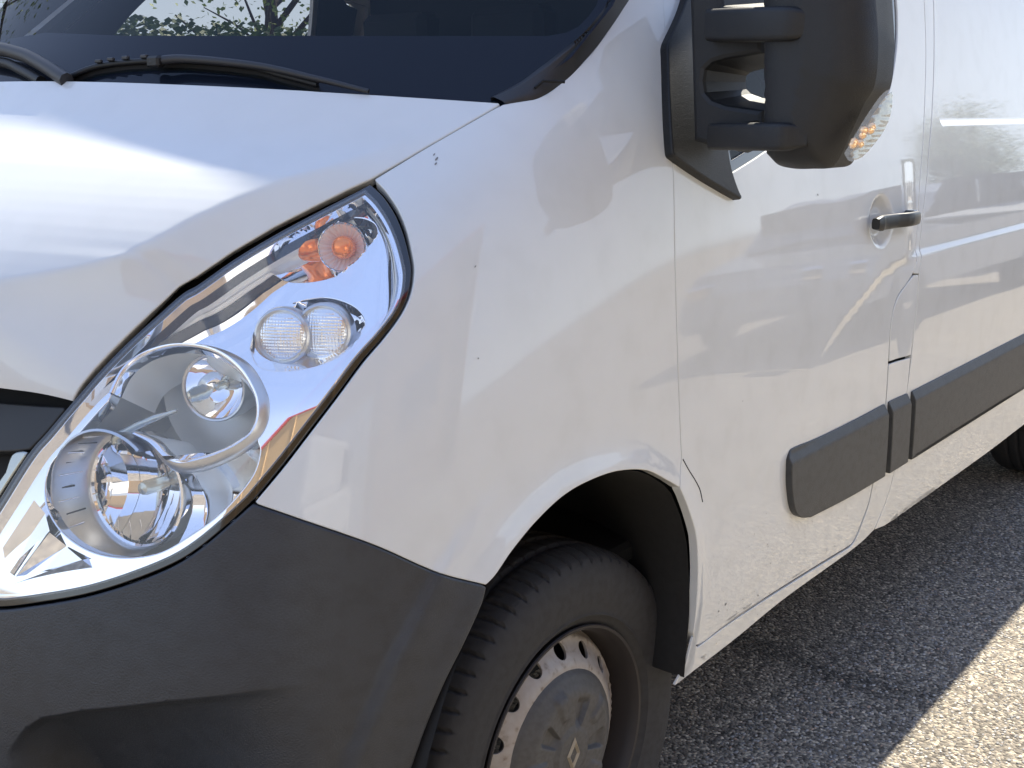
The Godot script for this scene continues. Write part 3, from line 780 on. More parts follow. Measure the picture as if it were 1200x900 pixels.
func bonnet_mesh() -> Bag:
	var b := Bag.new()
	var sv := []
	for k in 71:
		sv.append(lerpf(0.0058, 1.0, pow(k / 70.0, 1.6)))
	var rows := []
	for r in 121:
		var t := r / 120.0
		var row := []
		for k in range(70, -1, -1):
			row.append(bonnet_at(sv[k], t, -1.0))
		row.reverse()
		for k in range(69, -1, -1):
			row.append(bonnet_at(sv[k], t, 1.0))
		rows.append(row)
	var R := rows.size()
	var C: int = rows[0].size()
	var g := 0.002
	# take the gap off all round, then fold the rim down
	for c in C:
		rows[0][c] += Vector3(g * 0.7, g * 0.5, 0)
	b.sheet(rows, false)
	if b.n[(R / 2) * C + C / 2].y < 0.0:
		b = Bag.new()
		b.sheet(rows, true)
	var ring := []
	for c in C: ring.append([0, c])
	for r in range(1, R): ring.append([r, C - 1])
	for c in range(C - 2, -1, -1): ring.append([R - 1, c])
	for r in range(R - 2, 0, -1): ring.append([r, 0])
	var k0 := b.v.size()
	var n := ring.size()
	for k in n:
		var id: int = ring[k][0] * C + ring[k][1]
		var p := b.v[id]
		var nn := b.n[id]
		var q0: int = ring[(k - 1 + n) % n][0] * C + ring[(k - 1 + n) % n][1]
		var q1: int = ring[(k + 1) % n][0] * C + ring[(k + 1) % n][1]
		var out := (b.v[q1] - b.v[q0]).cross(nn).normalized()
		if out.dot(p - Vector3(-0.55, p.y, 0)) < 0.0:
			out = -out
		b.vert(p, nn); b.vert(p + out * 0.002 - nn * 0.001, (nn + out).normalized()); b.vert(p + out * 0.0028 - nn * 0.0035, out); b.vert(p + out * 0.0028 - nn * 0.02, out)
	for k in n:
		for j in 3:
			b.quad(k0 + k * 4 + j, k0 + ((k + 1) % n) * 4 + j, k0 + ((k + 1) % n) * 4 + j + 1, k0 + k * 4 + j + 1)
	return b

# ---------------------------------------------------------------- wheels
func wheel(parent: Node3D, at: Vector3, steer: float, side: float, full: bool) -> Node3D:
	var w := node("wheel", parent)
	w.position = at
	w.rotation.y = steer + (PI if side < 0.0 else 0.0)
	var up := Transform3D(Basis(Vector3.RIGHT, Vector3.BACK, Vector3.DOWN), Vector3.ZERO)   # lathe height -> +Z
	var R := 0.349
	var prof := []
	for p in [[0.214, -0.205], [0.225, -0.215], [0.26, -0.232], [0.295, -0.236], [0.325, -0.228], [0.337, -0.215], [0.3445, -0.20], [0.348, -0.18],
			[0.349, -0.158], [0.349, -0.152], [0.342, -0.150], [0.342, -0.141], [0.349, -0.139], [0.3495, -0.118], [0.3495, -0.112], [0.342, -0.110], [0.342, -0.101], [0.3495, -0.099], [0.349, -0.076], [0.349, -0.070], [0.342, -0.068], [0.342, -0.060], [0.3485, -0.058],
			[0.348, -0.048], [0.3465, -0.036], [0.344, -0.026], [0.341, -0.017], [0.337, -0.010], [0.333, -0.006], [0.329, -0.0035], [0.322, 0.001], [0.308, 0.006], [0.29, 0.008], [0.27, 0.0075], [0.252, 0.004], [0.243, 0.001], [0.2405, 0.0035], [0.2385, 0.003], [0.2365, -0.001], [0.228, -0.006], [0.219, -0.013], [0.214, -0.02]]:
		prof.append(Vector2(p[0], p[1]))
	var N := 840 if full else 90
	var rows := []
	for p in prof:
		var row := []
		for k in N + 1:
			var a := TAU * k / N
			var r: float = p.x
			if full and r > 0.327:
				var z: float = p.y
				var skew := (z + 0.03) * 1.6
				var m := fposmod(a / TAU * 70.0 + skew * 3.0, 1.0)
				var cut := 0.0
				if z > -0.062:
					cut = smoothstep(0.10, 0.06, absf(m - 0.5)) * smoothstep(0.3285, 0.334, r) * smoothstep(-0.064, -0.05, z)
					var m2 := fposmod(m + 0.5, 1.0)
					cut = maxf(cut, 0.5 * smoothstep(0.05, 0.03, absf(m2 - 0.5)) * smoothstep(-0.03, -0.045, z))
				elif z < -0.15:
					cut = smoothstep(0.10, 0.06, absf(m - 0.5))
				else:
					cut = 0.7 * smoothstep(0.06, 0.03, absf(m - 0.5))
				r -= 0.0055 * cut
			row.append(Vector3(r * cos(a), r * sin(a), p.y))
		rows.append(row)
	var tb := Bag.new()
	tb.sheet(rows, true, true)
	if tb.n[8 * (N + 1)].dot(tb.v[8 * (N + 1)]) < 0.0:
		tb = Bag.new()
		tb.sheet(rows, false, true)
	put("tyre", tb.mesh(), M.tyre, w)
	# steel rim: flange and barrel, then the pierced disc
	var rim := lathe([Vector2(0.213, -0.02), Vector2(0.219, -0.008), Vector2(0.2215, -0.004), Vector2(0.220, -0.001), Vector2(0.215, -0.002), Vector2(0.211, -0.008), Vector2(0.206, -0.02), Vector2(0.2035, -0.05), Vector2(0.200, -0.085), Vector2(0.196, -0.12), Vector2(0.19, -0.2)], 96).place(up)
	put("rim_barrel", rim.mesh(), M.hub_dark, w)
	var dz := func(q: Vector2) -> Vector3:
		var r := q.length()
		var z := -0.044
		if r > 0.189: z = -0.044 - 0.02 * smoothstep(0.189, 0.201, r)
		else: z = -0.044 + 0.026 * smoothstep(0.190, 0.140, r)
		return Vector3(q.x, q.y, z)
	var holes := []
	if full:
		for k in 15:
			var a := TAU * (k + 0.5) / 15.0 + HOLE_TURN
			holes.append(ellipse(Vector2(cos(a), sin(a)) * 0.171, 0.0142, 0.0152, 22))
			var h: PackedVector2Array = holes[-1]
			for j in h.size():
				h[j] = Vector2(cos(a), sin(a)) * 0.171 + (h[j] - Vector2(cos(a), sin(a)) * 0.171).rotated(a)
			holes[-1] = h
	var disc := panel(ellipse(Vector2.ZERO, 0.2005, 0.2005, 120), dz, {"holes": holes, "step": 0.008, "edge": 0.005, "gap": 0.0, "bevel": 0.001, "depth": 0.004, "mid": Vector3(0, 0, -1)})
	put("rim_disc", disc.mesh(), M.rim, w)
	# hub cap: dished disc with a ring of pressed petals
	var hub_rows := []
	for k in 29:
		var r := 0.001 + 0.144 * k / 28.0
		var row := []
		for j in 181:
			var a := TAU * j / 180.0
			var z := 0.004 - 0.018 * smoothstep(0.10, 0.145, r) - 0.008 * smoothstep(0.133, 0.145, r)
			var pet := cos(a * 5.0 + 0.4)
			z -= 0.0085 * smoothstep(0.55, 0.70, pet) * smoothstep(0.048, 0.056, r) * smoothstep(0.098, 0.088, r)
			z += 0.005 * smoothstep(0.78, 0.88, cos(a * 5.0 + 0.4 + PI)) * smoothstep(0.066, 0.074, r) * smoothstep(0.122, 0.112, r)
			z += 0.004 * smoothstep(0.046, 0.042, r)
			z -= 0.0015 * exp(-pow((r - 0.040) / 0.0018, 2.0))
			row.append(Vector3(r * cos(a), r * sin(a), z))
		hub_rows.append(row)
	var last := []
	for p in hub_rows[-1]:
		last.append(Vector3(p.x, p.y, p.z - 0.02))
	hub_rows.append(last)
	var hb := Bag.new()
	hb.sheet(hub_rows, true, true)
	if hb.n[200].z < 0.0:
		hb = Bag.new()
		hb.sheet(hub_rows, false, true)
	put("hub_cap", hb.mesh(), M.hub, w)
	# the upright lozenge on the cap, two folded bands
	var em := Bag.new()
	var T := Vector3(0, 0.031, 0.0085); var Bm := Vector3(0, -0.031, 0.0085); var L := Vector3(-0.0185, 0, 0.0085); var Rt := Vector3(0.0185, 0, 0.0085)
	for q in [[T, L], [L, Bm], [Bm, Rt], [Rt, T]]:
		var a: Vector3 = q[0]; var b: Vector3 = q[1]
		var k := 0.52
		var ai := a * Vector3(k, k, 0) + Vector3(0, 0, 0.0085); var bi := b * Vector3(k, k, 0) + Vector3(0, 0, 0.0085)
		var am := (a + ai) / 2 + Vector3(0, 0, 0.0035); var bm := (b + bi) / 2 + Vector3(0, 0, 0.0035)
		var o := (a + b) / 2
		em.flat([a, b, bm, am], Vector3(o.x, o.y, 0.03))
		em.flat([ai, bi, bm, am], Vector3(-o.x, -o.y, 0.03))
	var tilt := Transform3D(Basis(Vector3.BACK, EMBLEM_TURN), Vector3.ZERO)
	put("emblem", em.place(tilt).mesh(), M.badge, w)
	return w

# ---------------------------------------------------------------- the van
func van() -> void:
	var v := thing("delivery_van", "white delivery van with dark grey bumper, black mirror and clear headlight, filling the picture", "van")
	var P := func(k: String, o := {}, off := 0.0, side := 1.0) -> Bag:
		if side < 0.0 and not o.has("mid"):
			o = o.duplicate()
		return panel(outline(OUT[k]), func(f: Vector2) -> Vector3: return skin(f, off, side), o)
	# --- painted sheet metal
	put("bonnet", bonnet_mesh().mesh(), M.paint, v)
	put("front_wing", P.call("fender", {"step": 0.014, "gap": 0.0025}).mesh(), M.paint, v)
	var door := node("front_door", v)
	var dex := []
	for a in 33:
		for b in 28:
			dex.append((HANDLE + HANDLE2) / 2 + Vector2((a - 16) * 0.0055 - 0.01 + 0.0006 * sin(a * 7.0 + b * 3.0), (b - 14) * 0.0055 + 0.0006 * sin(a * 5.0 + b * 9.0)))
	put("door_skin", P.call("door", {"step": 0.014, "gap": 0.0025, "extra": dex, "holes": [outline(OUT.door_window)]}).mesh(), M.paint, door)
	put("sill", P.call("sill", {"step": 0.018, "depth": 0.003, "bevel": 0.0015}).mesh(), M.paint, v)
	put("door_pillar", P.call("pillar", {"step": 0.014, "gap": 0.0028}).mesh(), M.paint, v)
	put("fuel_flap", P.call("flap", {"step": 0.012, "gap": 0.0025}).mesh(), M.paint, v)
	var ex := []
	var near_zone := outline(OUT.side)
	for a in 110:
		for b in 125:
			var f := flat_of(9.3, 0.3) + Vector2(a * 0.0135 + 0.004 * (b & 1) + 0.0012 * sin(a * 12.9 + b * 78.2), b * 0.0135 + 0.0012 * sin(a * 39.3 + b * 11.1))
			if absf(f.y - SWAGE[0].y + 0.006) > 0.021 and Geometry2D.is_point_in_polygon(f, near_zone) and Geometry2D.is_point_in_polygon(f + Vector2(-0.012, 0), near_zone) and Geometry2D.is_point_in_polygon(f + Vector2(0.012, 0), near_zone):
				ex.append(f)
	for j in 420:
		var a: Vector2 = SWAGE[0].lerp(SWAGE[1], (j + 0.5) / 420.0)
		for o in [-0.022, -0.017, -0.0125, -0.0085, -0.005, -0.0015, 0.002, 0.0055, 0.010]:
			ex.append(a + Vector2(0.0003 * sin(j * 3.7 + o * 900.0), o))
	for k in RECESS.size() - 1:
		var a: Vector2 = RECESS[k]
		var d: Vector2 = (RECESS[k + 1] - a)
		var nn := d.normalized().orthogonal()
		for j in int(d.length() / 0.0055):
			for o in [-0.021, -0.0165, -0.012, -0.0075, -0.003, 0.0015, 0.006]:
				ex.append(a + d.normalized() * (j * 0.0055) + nn * o + Vector2(0.0001 * (j % 3), 0.0))
	put("side_panel", P.call("side", {"step": 0.07, "extra": ex}).mesh(), M.paint, v)
	# --- far side, roof, rear and floor close the body
	var far_wing := P.call("fender", {"step": 0.03, "edge": 0.02}, 0.0, -1.0) as Bag
	put("front_wing", far_wing.mesh(), M.paint, v)
	var fd := P.call("door", {"step": 0.04, "edge": 0.02, "holes": [outline(OUT.door_window)]}, 0.0, -1.0) as Bag
	put("front_door", fd.mesh(), M.paint, v)
	put("side_panel", (P.call("side", {"step": 0.09, "edge": 0.04}, 0.0, -1.0) as Bag).mesh(), M.paint, v)
	put("sill", (P.call("sill", {"step": 0.04, "edge": 0.03}, 0.0, -1.0) as Bag).mesh(), M.paint, v)
	put("door_pillar", (P.call("pillar", {"step": 0.04, "edge": 0.03}, 0.0, -1.0) as Bag).mesh(), M.paint, v)
	var roof := []
	for k in 25:
		var row := []
		var x := lerpf(0.0, 1.0, k / 24.0)
		for j in 25:
			var s := lerpf(-1.0, 1.0, j / 24.0)
			var z := 0.90 * s
			var front := 0.285 + 0.23 * z * z * (1.0 - 0.3 * smoothstep(0.6, 0.9, absf(z)))
			var y := 2.11 + (0.17 + 0.07 * smoothstep(0.0, 0.3, x + 0.02)) * (1.0 - pow(absf(s), 6.0))
			row.append(Vector3(lerpf(front, 4.62, x * x * 0.6 + x * 0.4), y - 0.02, z))
		roof.append(row)
	var rb := Bag.new()
	rb.sheet(roof, false)
	if rb.n[300].y < 0.0:
		rb = Bag.new(); rb.sheet(roof, true)
	put("roof", rb.mesh(), M.paint, v)
	put("rear_wall", box(Vector3(4.6, 1.28, 0), Vector3(0.04, 2.1, 1.80), 0.02).mesh(), M.paint, v)
	put("floor", box(Vector3(1.95, 0.47, 0), Vector3(5.2, 0.08, 1.55), 0.02).mesh(), M.dark, v)
	put("bulkhead", box(Vector3(1.5, 1.30, 0), Vector3(0.03, 1.6, 1.84), 0.005).mesh(), M.cabin, v)
	put("firewall", box(Vector3(-0.02, 0.95, 0), Vector3(0.03, 0.9, 1.50), 0.005).mesh(), M.dark, v)
	# --- door furniture
	var win := outline(OUT.door_window)
	put("window_frame", panel(win, func(f: Vector2) -> Vector3: return skin(f, -0.004, 1.0, true), {"gap": -0.004, "step": 0.03, "edge": 0.012, "depth": 0.012, "holes": [Geometry2D.offset_polygon(win, -0.020)[0]]}).mesh(), M.gloss_black, door)
	put("window_pane", panel(win, func(f: Vector2) -> Vector3: return skin(f, -0.010, 1.0, true), {"gap": 0.0, "step": 0.05, "edge": 0.02, "depth": 0.0}).mesh(), M.glass, door)
	put("window_pane", panel(win, func(f: Vector2) -> Vector3: return skin(f, -0.010, -1.0, true), {"gap": 0.0, "step": 0.05, "edge": 0.02, "depth": 0.0}).mesh(), M.glass, v)
	var hc := HANDLE
	var grip := []
	for k in 15:
		var s := k / 14.0
		var p := skin(hc.lerp(HANDLE2, s), 0.012 + 0.022 * pow(sin(PI * clampf(s * 0.9 + 0.05, 0, 1)), 0.5))
		grip.append(p)
	var hrows := []
	for k in 15:
		var row := []
		var hh := 0.0165 * lerpf(1.0, 0.9, k / 14.0) * (1.0 if k > 0 and k < 14 else 0.72)
		for j in 13:
			var a := TAU * j / 12.0
			var q := Vector2(pow(absf(cos(a)), 0.55) * signf(cos(a)), pow(absf(sin(a)), 0.55) * signf(sin(a)))
			row.append(grip[k] + Vector3(0, q.y * hh, q.x * 0.009))
		hrows.append(row)
	var hbg := Bag.new()
	hbg.sheet(hrows, true, true)
	hbg.flat(hrows[0].slice(0, 12), Vector3(-1, 0, 0))
	hbg.flat(hrows[14].slice(0, 12), Vector3(1, 0, 0))
	put("door_handle", hbg.mesh(), M.handle, door)
	put("handle_mount", box(skin(HANDLE2, 0.012) + Vector3(-0.018, 0.004, 0), Vector3(0.03, 0.028, 0.03), 0.006).mesh(), M.gloss_black, door)
	# --- side mouldings
	for k in [["door_moulding", "trim_door"], ["pillar_moulding", "trim_pillar"], ["side_moulding", "trim_side"]]:
		var strip := panel(outline(OUT[k[1]]), func(f: Vector2) -> Vector3:
			var q := uv_of(f)
			return skin(f, 0.014 - 0.011 * clampf((S(q.x, q.y).y - MOULD_TOP + 0.024) / 0.022, 0.0, 1.0)), {"gap": 0.0035, "bevel": 0.0028, "step": 0.009, "edge": 0.007, "depth": 0.014})
		put(k[0], strip.mesh(), M.moulding, v)
	# --- bumper and grille
	var lipx := []
	for k in POCKET.size() - 1:
		var a := flat_of(POCKET[k].x, POCKET[k].y)
		var d := flat_of(POCKET[k + 1].x, POCKET[k + 1].y) - a
		var nn := d.normalized().orthogonal()
		for j in int(d.length() / 0.004):
			for o in [-0.012, -0.008, -0.0045, -0.0015, 0.0015, 0.0045, 0.008, 0.012]:
				lipx.append(a + d.normalized() * (j * 0.004 + 0.0003 * (absi(int(o * 2000.0)) % 3)) + nn * o)
	put("bumper", (P.call("bumper", {"step": 0.0085, "bevel": 0.004, "extra": lipx}, 0.002) as Bag).mesh(), M.bumper, v)
	put("bumper", (P.call("bumper", {"step": 0.03, "edge": 0.02, "gap": 0.0}, 0.002, -1.0) as Bag).mesh(), M.bumper, v)
	for s in [1.0, -1.0]:
		var n := ""
		put(n + "grille_trim", (P.call("grille_trim", {"bevel": 0.003, "gap": 0.002 if s > 0 else 0.0}, -0.006, s) as Bag).mesh(), M.grille, v)
		put(n + "grille_blade", (P.call("grille_strip", {"bevel": 0.004, "gap": 0.003}, -0.004, s) as Bag).mesh(), M.satin_dark, v)
		put(n + "grille", (P.call("grille_back", {"step": 0.05, "gap": 0.0, "depth": 0.0}, -0.035, s) as Bag).mesh(), M.dark, v)
	headlight(v, 1.0)
	headlight(v, -1.0)
	windscreen(v)
	mirror(v)
	cab(v)
	# --- wheels and arches
	wheel(v, Vector3(0.005, 0.349, 0.948), STEER, 1.0, true)
	wheel(v, Vector3(3.45, 0.349, 0.94), 0.0, 1.0, false)
	wheel(v, Vector3(0.005, 0.349, -0.948), STEER, -1.0, false)
	wheel(v, Vector3(3.45, 0.349, -0.94), 0.0, -1.0, false)
	for x in [0.0, 3.45]:
		var arch := []
		for k in 49:
			var a := lerpf(-0.11, PI + 0.45, k / 48.0)
			var row := []
			for z in [0.62, 0.70, 0.80, 0.90, 0.965, 1.0, 1.030]:
				var r := 0.42 if x > 1.0 else lerpf(0.44, ARCH_R(a), smoothstep(0.70, 0.99, z))
				row.append(Vector3(x + r * cos(a), (0.43 if x > 1.0 else ARCH_C.y) + r * sin(a), z) + (Vector3(ARCH_C.x, 0, 0) if x < 1.0 else Vector3.ZERO))
			arch.append(row)
		var ab := Bag.new()
		ab.sheet(arch, false)
		put("wheel_arch_liner", ab.mesh(), M.liner, v)
		put("arch_wall", box(Vector3(x, 0.72, 0.62), Vector3(1.0, 0.9, 0.02), 0.004).mesh(), M.dark, v)
	marks(v)

func arch_z(q: Vector2) -> float:
	# z of the skin at (x, y): step along the sheet
	var u := 6.5; var w := 2.0
	for k in 25:
		var p := S(u, w)
		var du := (S(u + 0.01, w) - p) / 0.01
		var dv := (S(u, w + 0.01) - p) / 0.01
		var e := Vector2(q.x - p.x, q.y - p.y)
		var det := du.x * dv.y - du.y * dv.x
		u += clampf((e.x * dv.y - e.y * dv.x) / det, -0.5, 0.5)
		w += clampf((du.x * e.y - du.y * e.x) / det, -0.5, 0.5)
	var p := S(u, w)
	return p.z + feature(p, Vector2(u, w)) * 0.9

var arch_fine := []

func ARCH_R(a: float) -> float:
	# distance from the arch centre to the edge of the sheet metal in that direction
	if arch_fine.is_empty():
		arch_fine = catmull(ARCH, 16)
	var best := 0.42
	var d := Vector2(cos(a), sin(a))
	var most := -1.0
	for q in arch_fine:
		var e: Vector2 = q - ARCH_C
		var c := e.normalized().dot(d)
		if c > most:
			most = c; best = e.length()
	return best - 0.004

# small dark chips and scratches in the paint
func marks(v: Node3D) -> void:
	var g := Bag.new()
	for q in CHIPS:
		var c := Vector2(q[0], q[1])
		var r: float = q[2]
		var pts := []
		for k in 7:
			var a := TAU * k / 7.0
			pts.append(skin(c + Vector2(cos(a), sin(a) * 0.7).rotated(q[0] * 37.0) * r * (0.6 + 0.5 * absf(sin(k * 2.7 + q[1] * 50.0))), 0.0006))
		g.flat(pts, SN(uv_of(c).x, uv_of(c).y))
	var o := put("paint_chips", g.mesh(), M.chip, v)
	o.set_meta("kind", "stuff")
	# dried road splashes low on the door and sill
	rng.seed = 77
	var sp := Bag.new()
	for k in 420:
		var f := Vector2(rng.randf_range(SPLASH0.x, SPLASH1.x), lerpf(SPLASH0.y, SPLASH1.y, pow(rng.randf(), 1.6)))
		var r := 0.0006 + 0.0011 * pow(rng.randf(), 3.0)
		var pts := []
		for j in 5:
			var a := TAU * j / 5.0 + rng.randf()
			pts.append(skin(f + Vector2(cos(a), sin(a)) * r * rng.randf_range(0.7, 1.2), 0.0007))
		sp.flat(pts, SN(uv_of(f).x, uv_of(f).y))
	put("road_splashes", sp.mesh(), M.splash, v).set_meta("kind", "stuff")
	var crack := []
	for k in catmull(CRACK, 6):
		crack.append(skin(k, 0.0))
	put("paint_crack", tube(crack, 0.0011, 6).mesh(), M.dark, v)

# ---------------------------------------------------------------- headlight
func bez(f: Vector2) -> float:   # depth of the chrome panel behind the lens: deeper towards the bonnet
	var v := uv_of(f).y
	return -0.016 - BEZ_K * smoothstep(4.3, 5.5, v) * (1.0 - 0.7 * smoothstep(5.6, 6.6, v))

func headlight(v: Node3D, side: float) -> void:
	var h := node("headlight", v)
	var ol := outline(OUT.headlight)
	var at := func(f: Vector2, off: float) -> Vector3: return skin(f, off, side, true)
	var ins := func(d: float) -> PackedVector2Array: return Geometry2D.offset_polygon(ol, -d)[0]
	put("seal", panel(ol, func(f: Vector2) -> Vector3: return at.call(f, -0.003), {"gap": 0.001, "step": 0.008, "edge": 0.008, "bevel": 0.002, "depth": 0.03, "holes": [ins.call(0.0085)]}).mesh(), M.gloss_black, h)
	put("lens", panel(ins.call(0.0075), func(f: Vector2) -> Vector3: return at.call(f, -0.001), {"gap": 0.0, "step": 0.02, "depth": 0.0}).mesh(), M.lens, h)
	put("lens_rim", panel(ins.call(0.0085), func(f: Vector2) -> Vector3: return at.call(f, -0.0055), {"gap": 0.0, "step": 0.006, "edge": 0.006, "depth": 0.012, "bevel": 0.0, "holes": [ins.call(0.0125)]}).mesh(), M.chrome, h)
	var main_hole := outline(OUT.main_hole)
	var hi := outline(OUT.pod_hi)
	var lo := outline(OUT.pod_lo)
	var bez := panel(ins.call(0.012), func(f: Vector2) -> Vector3: return at.call(f, bez(f)), {"gap": 0.0, "step": 0.012, "edge": 0.006, "bevel": 0.002, "depth": 0.016, "holes": [main_hole, hi, lo]})
	put("bezel", bez.mesh(), M.chrome, h)
	put("housing", panel(ol, func(f: Vector2) -> Vector3: return at.call(f, -0.17), {"gap": -0.02, "step": 0.04, "edge": 0.03, "bevel": 0.0, "depth": 0.0}).mesh(), M.bowl, h)
	put("housing_wall", panel(ol, func(f: Vector2) -> Vector3: return at.call(f, -0.012), {"gap": 0.004, "step": 0.01, "edge": 0.01, "bevel": 0.0, "depth": 0.16, "holes": [ins.call(0.010)]}).mesh(), M.bowl, h)
	# the two lamp pods: scooped chrome dishes
	for k in 2:
		var hole: PackedVector2Array = [hi, lo][k]
		var c: Vector2 = POD[k][0]
		var ax: Vector2 = POD[k][1]
		var r1: float = ax.length()
		var r2: float = POD[k][2]
		var dish := panel(hole, func(f: Vector2) -> Vector3:
			var d := f - c
			var a := d.dot(ax.normalized()) / r1
			var b := d.dot(ax.normalized().orthogonal()) / r2
			return at.call(f, bez(f) - 0.030 * sqrt(maxf(0.0, 1.0 - (a * a + b * b) * 0.93))), {"gap": 0.0, "step": 0.006, "edge": 0.005, "bevel": 0.0, "depth": 0.0})
		put("pod_dish", dish.mesh(), M.chrome, h)
	var A := Vector3(-0.97, 0.08, 0.23 * side).normalized()
	var A2 := Vector3(-0.86, 0.14, 0.49 * side).normalized()
	var mir := func(p: Vector3) -> Vector3: return Vector3(p.x, p.y, p.z * side)
	# indicator: clear ribbed cup with an orange bulb, and a second orange half bulb
	var lh: Vector3 = mir.call(PTS.lens_hi)
	var crows := []
	for i in 15:
		var row := []
		for j in 145:
			var an := TAU * j / 144.0
			var r := 0.010 + 0.0215 * i / 14.0
			var hgt := -0.017 + 24.0 * r * r + 0.0009 * cos(an * 24.0) * smoothstep(0.012, 0.020, r)
			row.append(Vector3(r * cos(an), hgt, r * sin(an)))
		crows.append(row)
	var cup := Bag.new()
	cup.sheet(crows, false, true)
	if cup.n[10 * 145].y < 0.0:
		cup = Bag.new()
		cup.sheet(crows, true, true)
	cup.place(xf(lh, A2))
	put("indicator_cup", cup.mesh(), M.cup, h)
	put("indicator_rim", lathe([Vector2(0.030, 0.004), Vector2(0.0335, 0.007), Vector2(0.0345, 0.004), Vector2(0.0345, -0.012)], 40).place(xf(lh, A2)).mesh(), M.chrome, h)
	var bulb := [Vector2(0.0150, -0.018), Vector2(0.0165, -0.006), Vector2(0.0160, 0.001), Vector2(0.0140, 0.0065), Vector2(0.010, 0.0105), Vector2(0.005, 0.0125), Vector2(0.0, 0.013)]
	put("indicator_bulb", lathe(bulb, 28).place(xf(lh + A2 * 0.002, A2)).mesh(), M.orange, h)
	var b2: Vector3 = mir.call(PTS.bulb_hi2)
	put("marker_bulb", lathe([Vector2(0.0215, -0.022), Vector2(0.022, -0.008), Vector2(0.020, 0.002), Vector2(0.0155, 0.010), Vector2(0.008, 0.0145), Vector2(0.0, 0.016)], 28).place(xf(b2, A2 + Vector3(0, 0, -0.6 * side))).mesh(), M.orange, h)
	put("marker_divider", tube(catmull([lh + Vector3(0, 0.036, 0) - A2 * 0.012 + A2.cross(Vector3.UP) * 0.008, lh + A2.cross(Vector3.UP) * 0.034 * side + Vector3(0, 0.005, 0), lh + Vector3(0, -0.038, 0) + A2.cross(Vector3.UP) * 0.012 * side], 8), 0.003, 8).mesh(), M.chrome, h)
	# daytime lamps: two round prismatic lenses
	for k in [PTS.lens_lo1, PTS.lens_lo2]:
		var c: Vector3 = mir.call(k)
		var drows := []
		for i in 31:
			var r := 0.0335 * i / 30.0
			var row := []
			for j in 121:
				var an := TAU * j / 120.0
				var px := r * cos(an); var py := r * sin(an)
				var bump := cos((px + py) * 760.0) * cos((px - py) * 760.0) * 0.00085 * smoothstep(0.031, 0.027, r)
				row.append(Vector3(px, 0.0105 - 9.5 * r * r + bump, py))
			drows.append(row)
		var dome := Bag.new()
		dome.sheet(drows, false, true)
		if dome.n[10 * 121].y < 0.0:
			dome = Bag.new()
			dome.sheet(drows, true, true)
		put("daytime_lens", dome.place(xf(c, A2)).mesh(), M.prism, h)
		put("daytime_rim", lathe([Vector2(0.032, 0.001), Vector2(0.0345, 0.0045), Vector2(0.0375, 0.003), Vector2(0.039, -0.004), Vector2(0.039, -0.02)], 40).place(xf(c, A2)).mesh(), M.satin, h)
	# upper lamp: swept ring, deep satin bowl, round projector on the inside wall
	var path := []
	for k in range(0, OUT.ring_path[0].size(), 2):
		path.append(flat_of(OUT.ring_path[0][k], OUT.ring_path[0][k + 1]))
	path = catmull(path, 6)
	var mid := Vector2.ZERO
	for p in path:
		mid += p / path.size()
	var wall := []
	var lips := []
	for k in path.size():
		var f: Vector2 = path[k]
		var out := (f - mid).normalized()
		var s := float(k) / (path.size() - 1)
		var bz := bez(f)
		var wd := 0.006 + 0.012 * smoothstep(0.25, 0.5, s) * smoothstep(1.0, 0.72, s)
		wall.append([at.call(f + out * wd, bz - 0.006), at.call(f + out * wd * 0.7, bz + 0.0035), at.call(f + out * 0.002, bz + 0.007), at.call(f - out * 0.0015, bz + 0.006), at.call(f - out * 0.003, bz + 0.001), at.call(f - out * 0.004, bz - 0.012), at.call(f - out * 0.012, bz - 0.075)])
	var rg := Bag.new()
	var band := []
	for w in wall: band.append(w.slice(0, 3))
	rg.sheet(band, side < 0.0)
	put("ring_band", rg.mesh(), M.satin, h)
	rg = Bag.new()
	band = []
	for w in wall: band.append(w.slice(2, 6))
	rg.sheet(band, side < 0.0)
	put("ring_lip", rg.mesh(), M.chrome, h)
	rg = Bag.new()
	band = []
	for w in wall: band.append(w.slice(5, 7))
	rg.sheet(band, side > 0.0)
	put("ring_wall", rg.mesh(), M.bowl, h)
	var up: Vector3 = mir.call(PTS.upper)
	var back := up - A * 0.115
	put("upper_bowl", lathe([Vector2(0.0, -0.02), Vector2(0.045, -0.012), Vector2(0.07, 0.002), Vector2(0.085, 0.02), Vector2(0.092, 0.045)], 56).place(xf(back, A)).mesh(), M.bowl, h)
	var ic: Vector3 = mir.call(PTS.inner)
	var A3 := Vector3(-0.90, 0.05, 0.43 * side).normalized()
	put("projector_rim", lathe([Vector2(0.047, -0.05), Vector2(0.046, -0.002), Vector2(0.0445, 0.001), Vector2(0.042, 0.0), Vector2(0.0405, -0.006)], 44).place(xf(ic, A3)).mesh(), M.satin, h)
	put("projector_bowl", lathe([Vector2(0.0, -0.038), Vector2(0.016, -0.034), Vector2(0.028, -0.024), Vector2(0.036, -0.013), Vector2(0.041, -0.003)], 44).place(xf(ic, A3)).mesh(), M.chrome, h)
	put("projector_bulb", lathe([Vector2(0.006, -0.036), Vector2(0.006, -0.014), Vector2(0.004, -0.009), Vector2(0.0, -0.007)], 16).place(xf(ic, A3)).mesh(), M.satin_dark, h)
	var v0: Vector3 = mir.call(PTS.visor0)
	var v1: Vector3 = mir.call(PTS.visor1)
	put("visor", tube(catmull([v0 + Vector3(0, -0.01, 0), v0, (v0 + v1) / 2 + Vector3(0, 0.003, 0), v1], 6), [0.004, 0.006, 0.007, 0.007, 0.007, 0.007, 0.007, 0.007, 0.006, 0.006, 0.006, 0.006, 0.005, 0.005, 0.005, 0.004, 0.003, 0.003, 0.002], 10).mesh(), M.satin_dark, h)
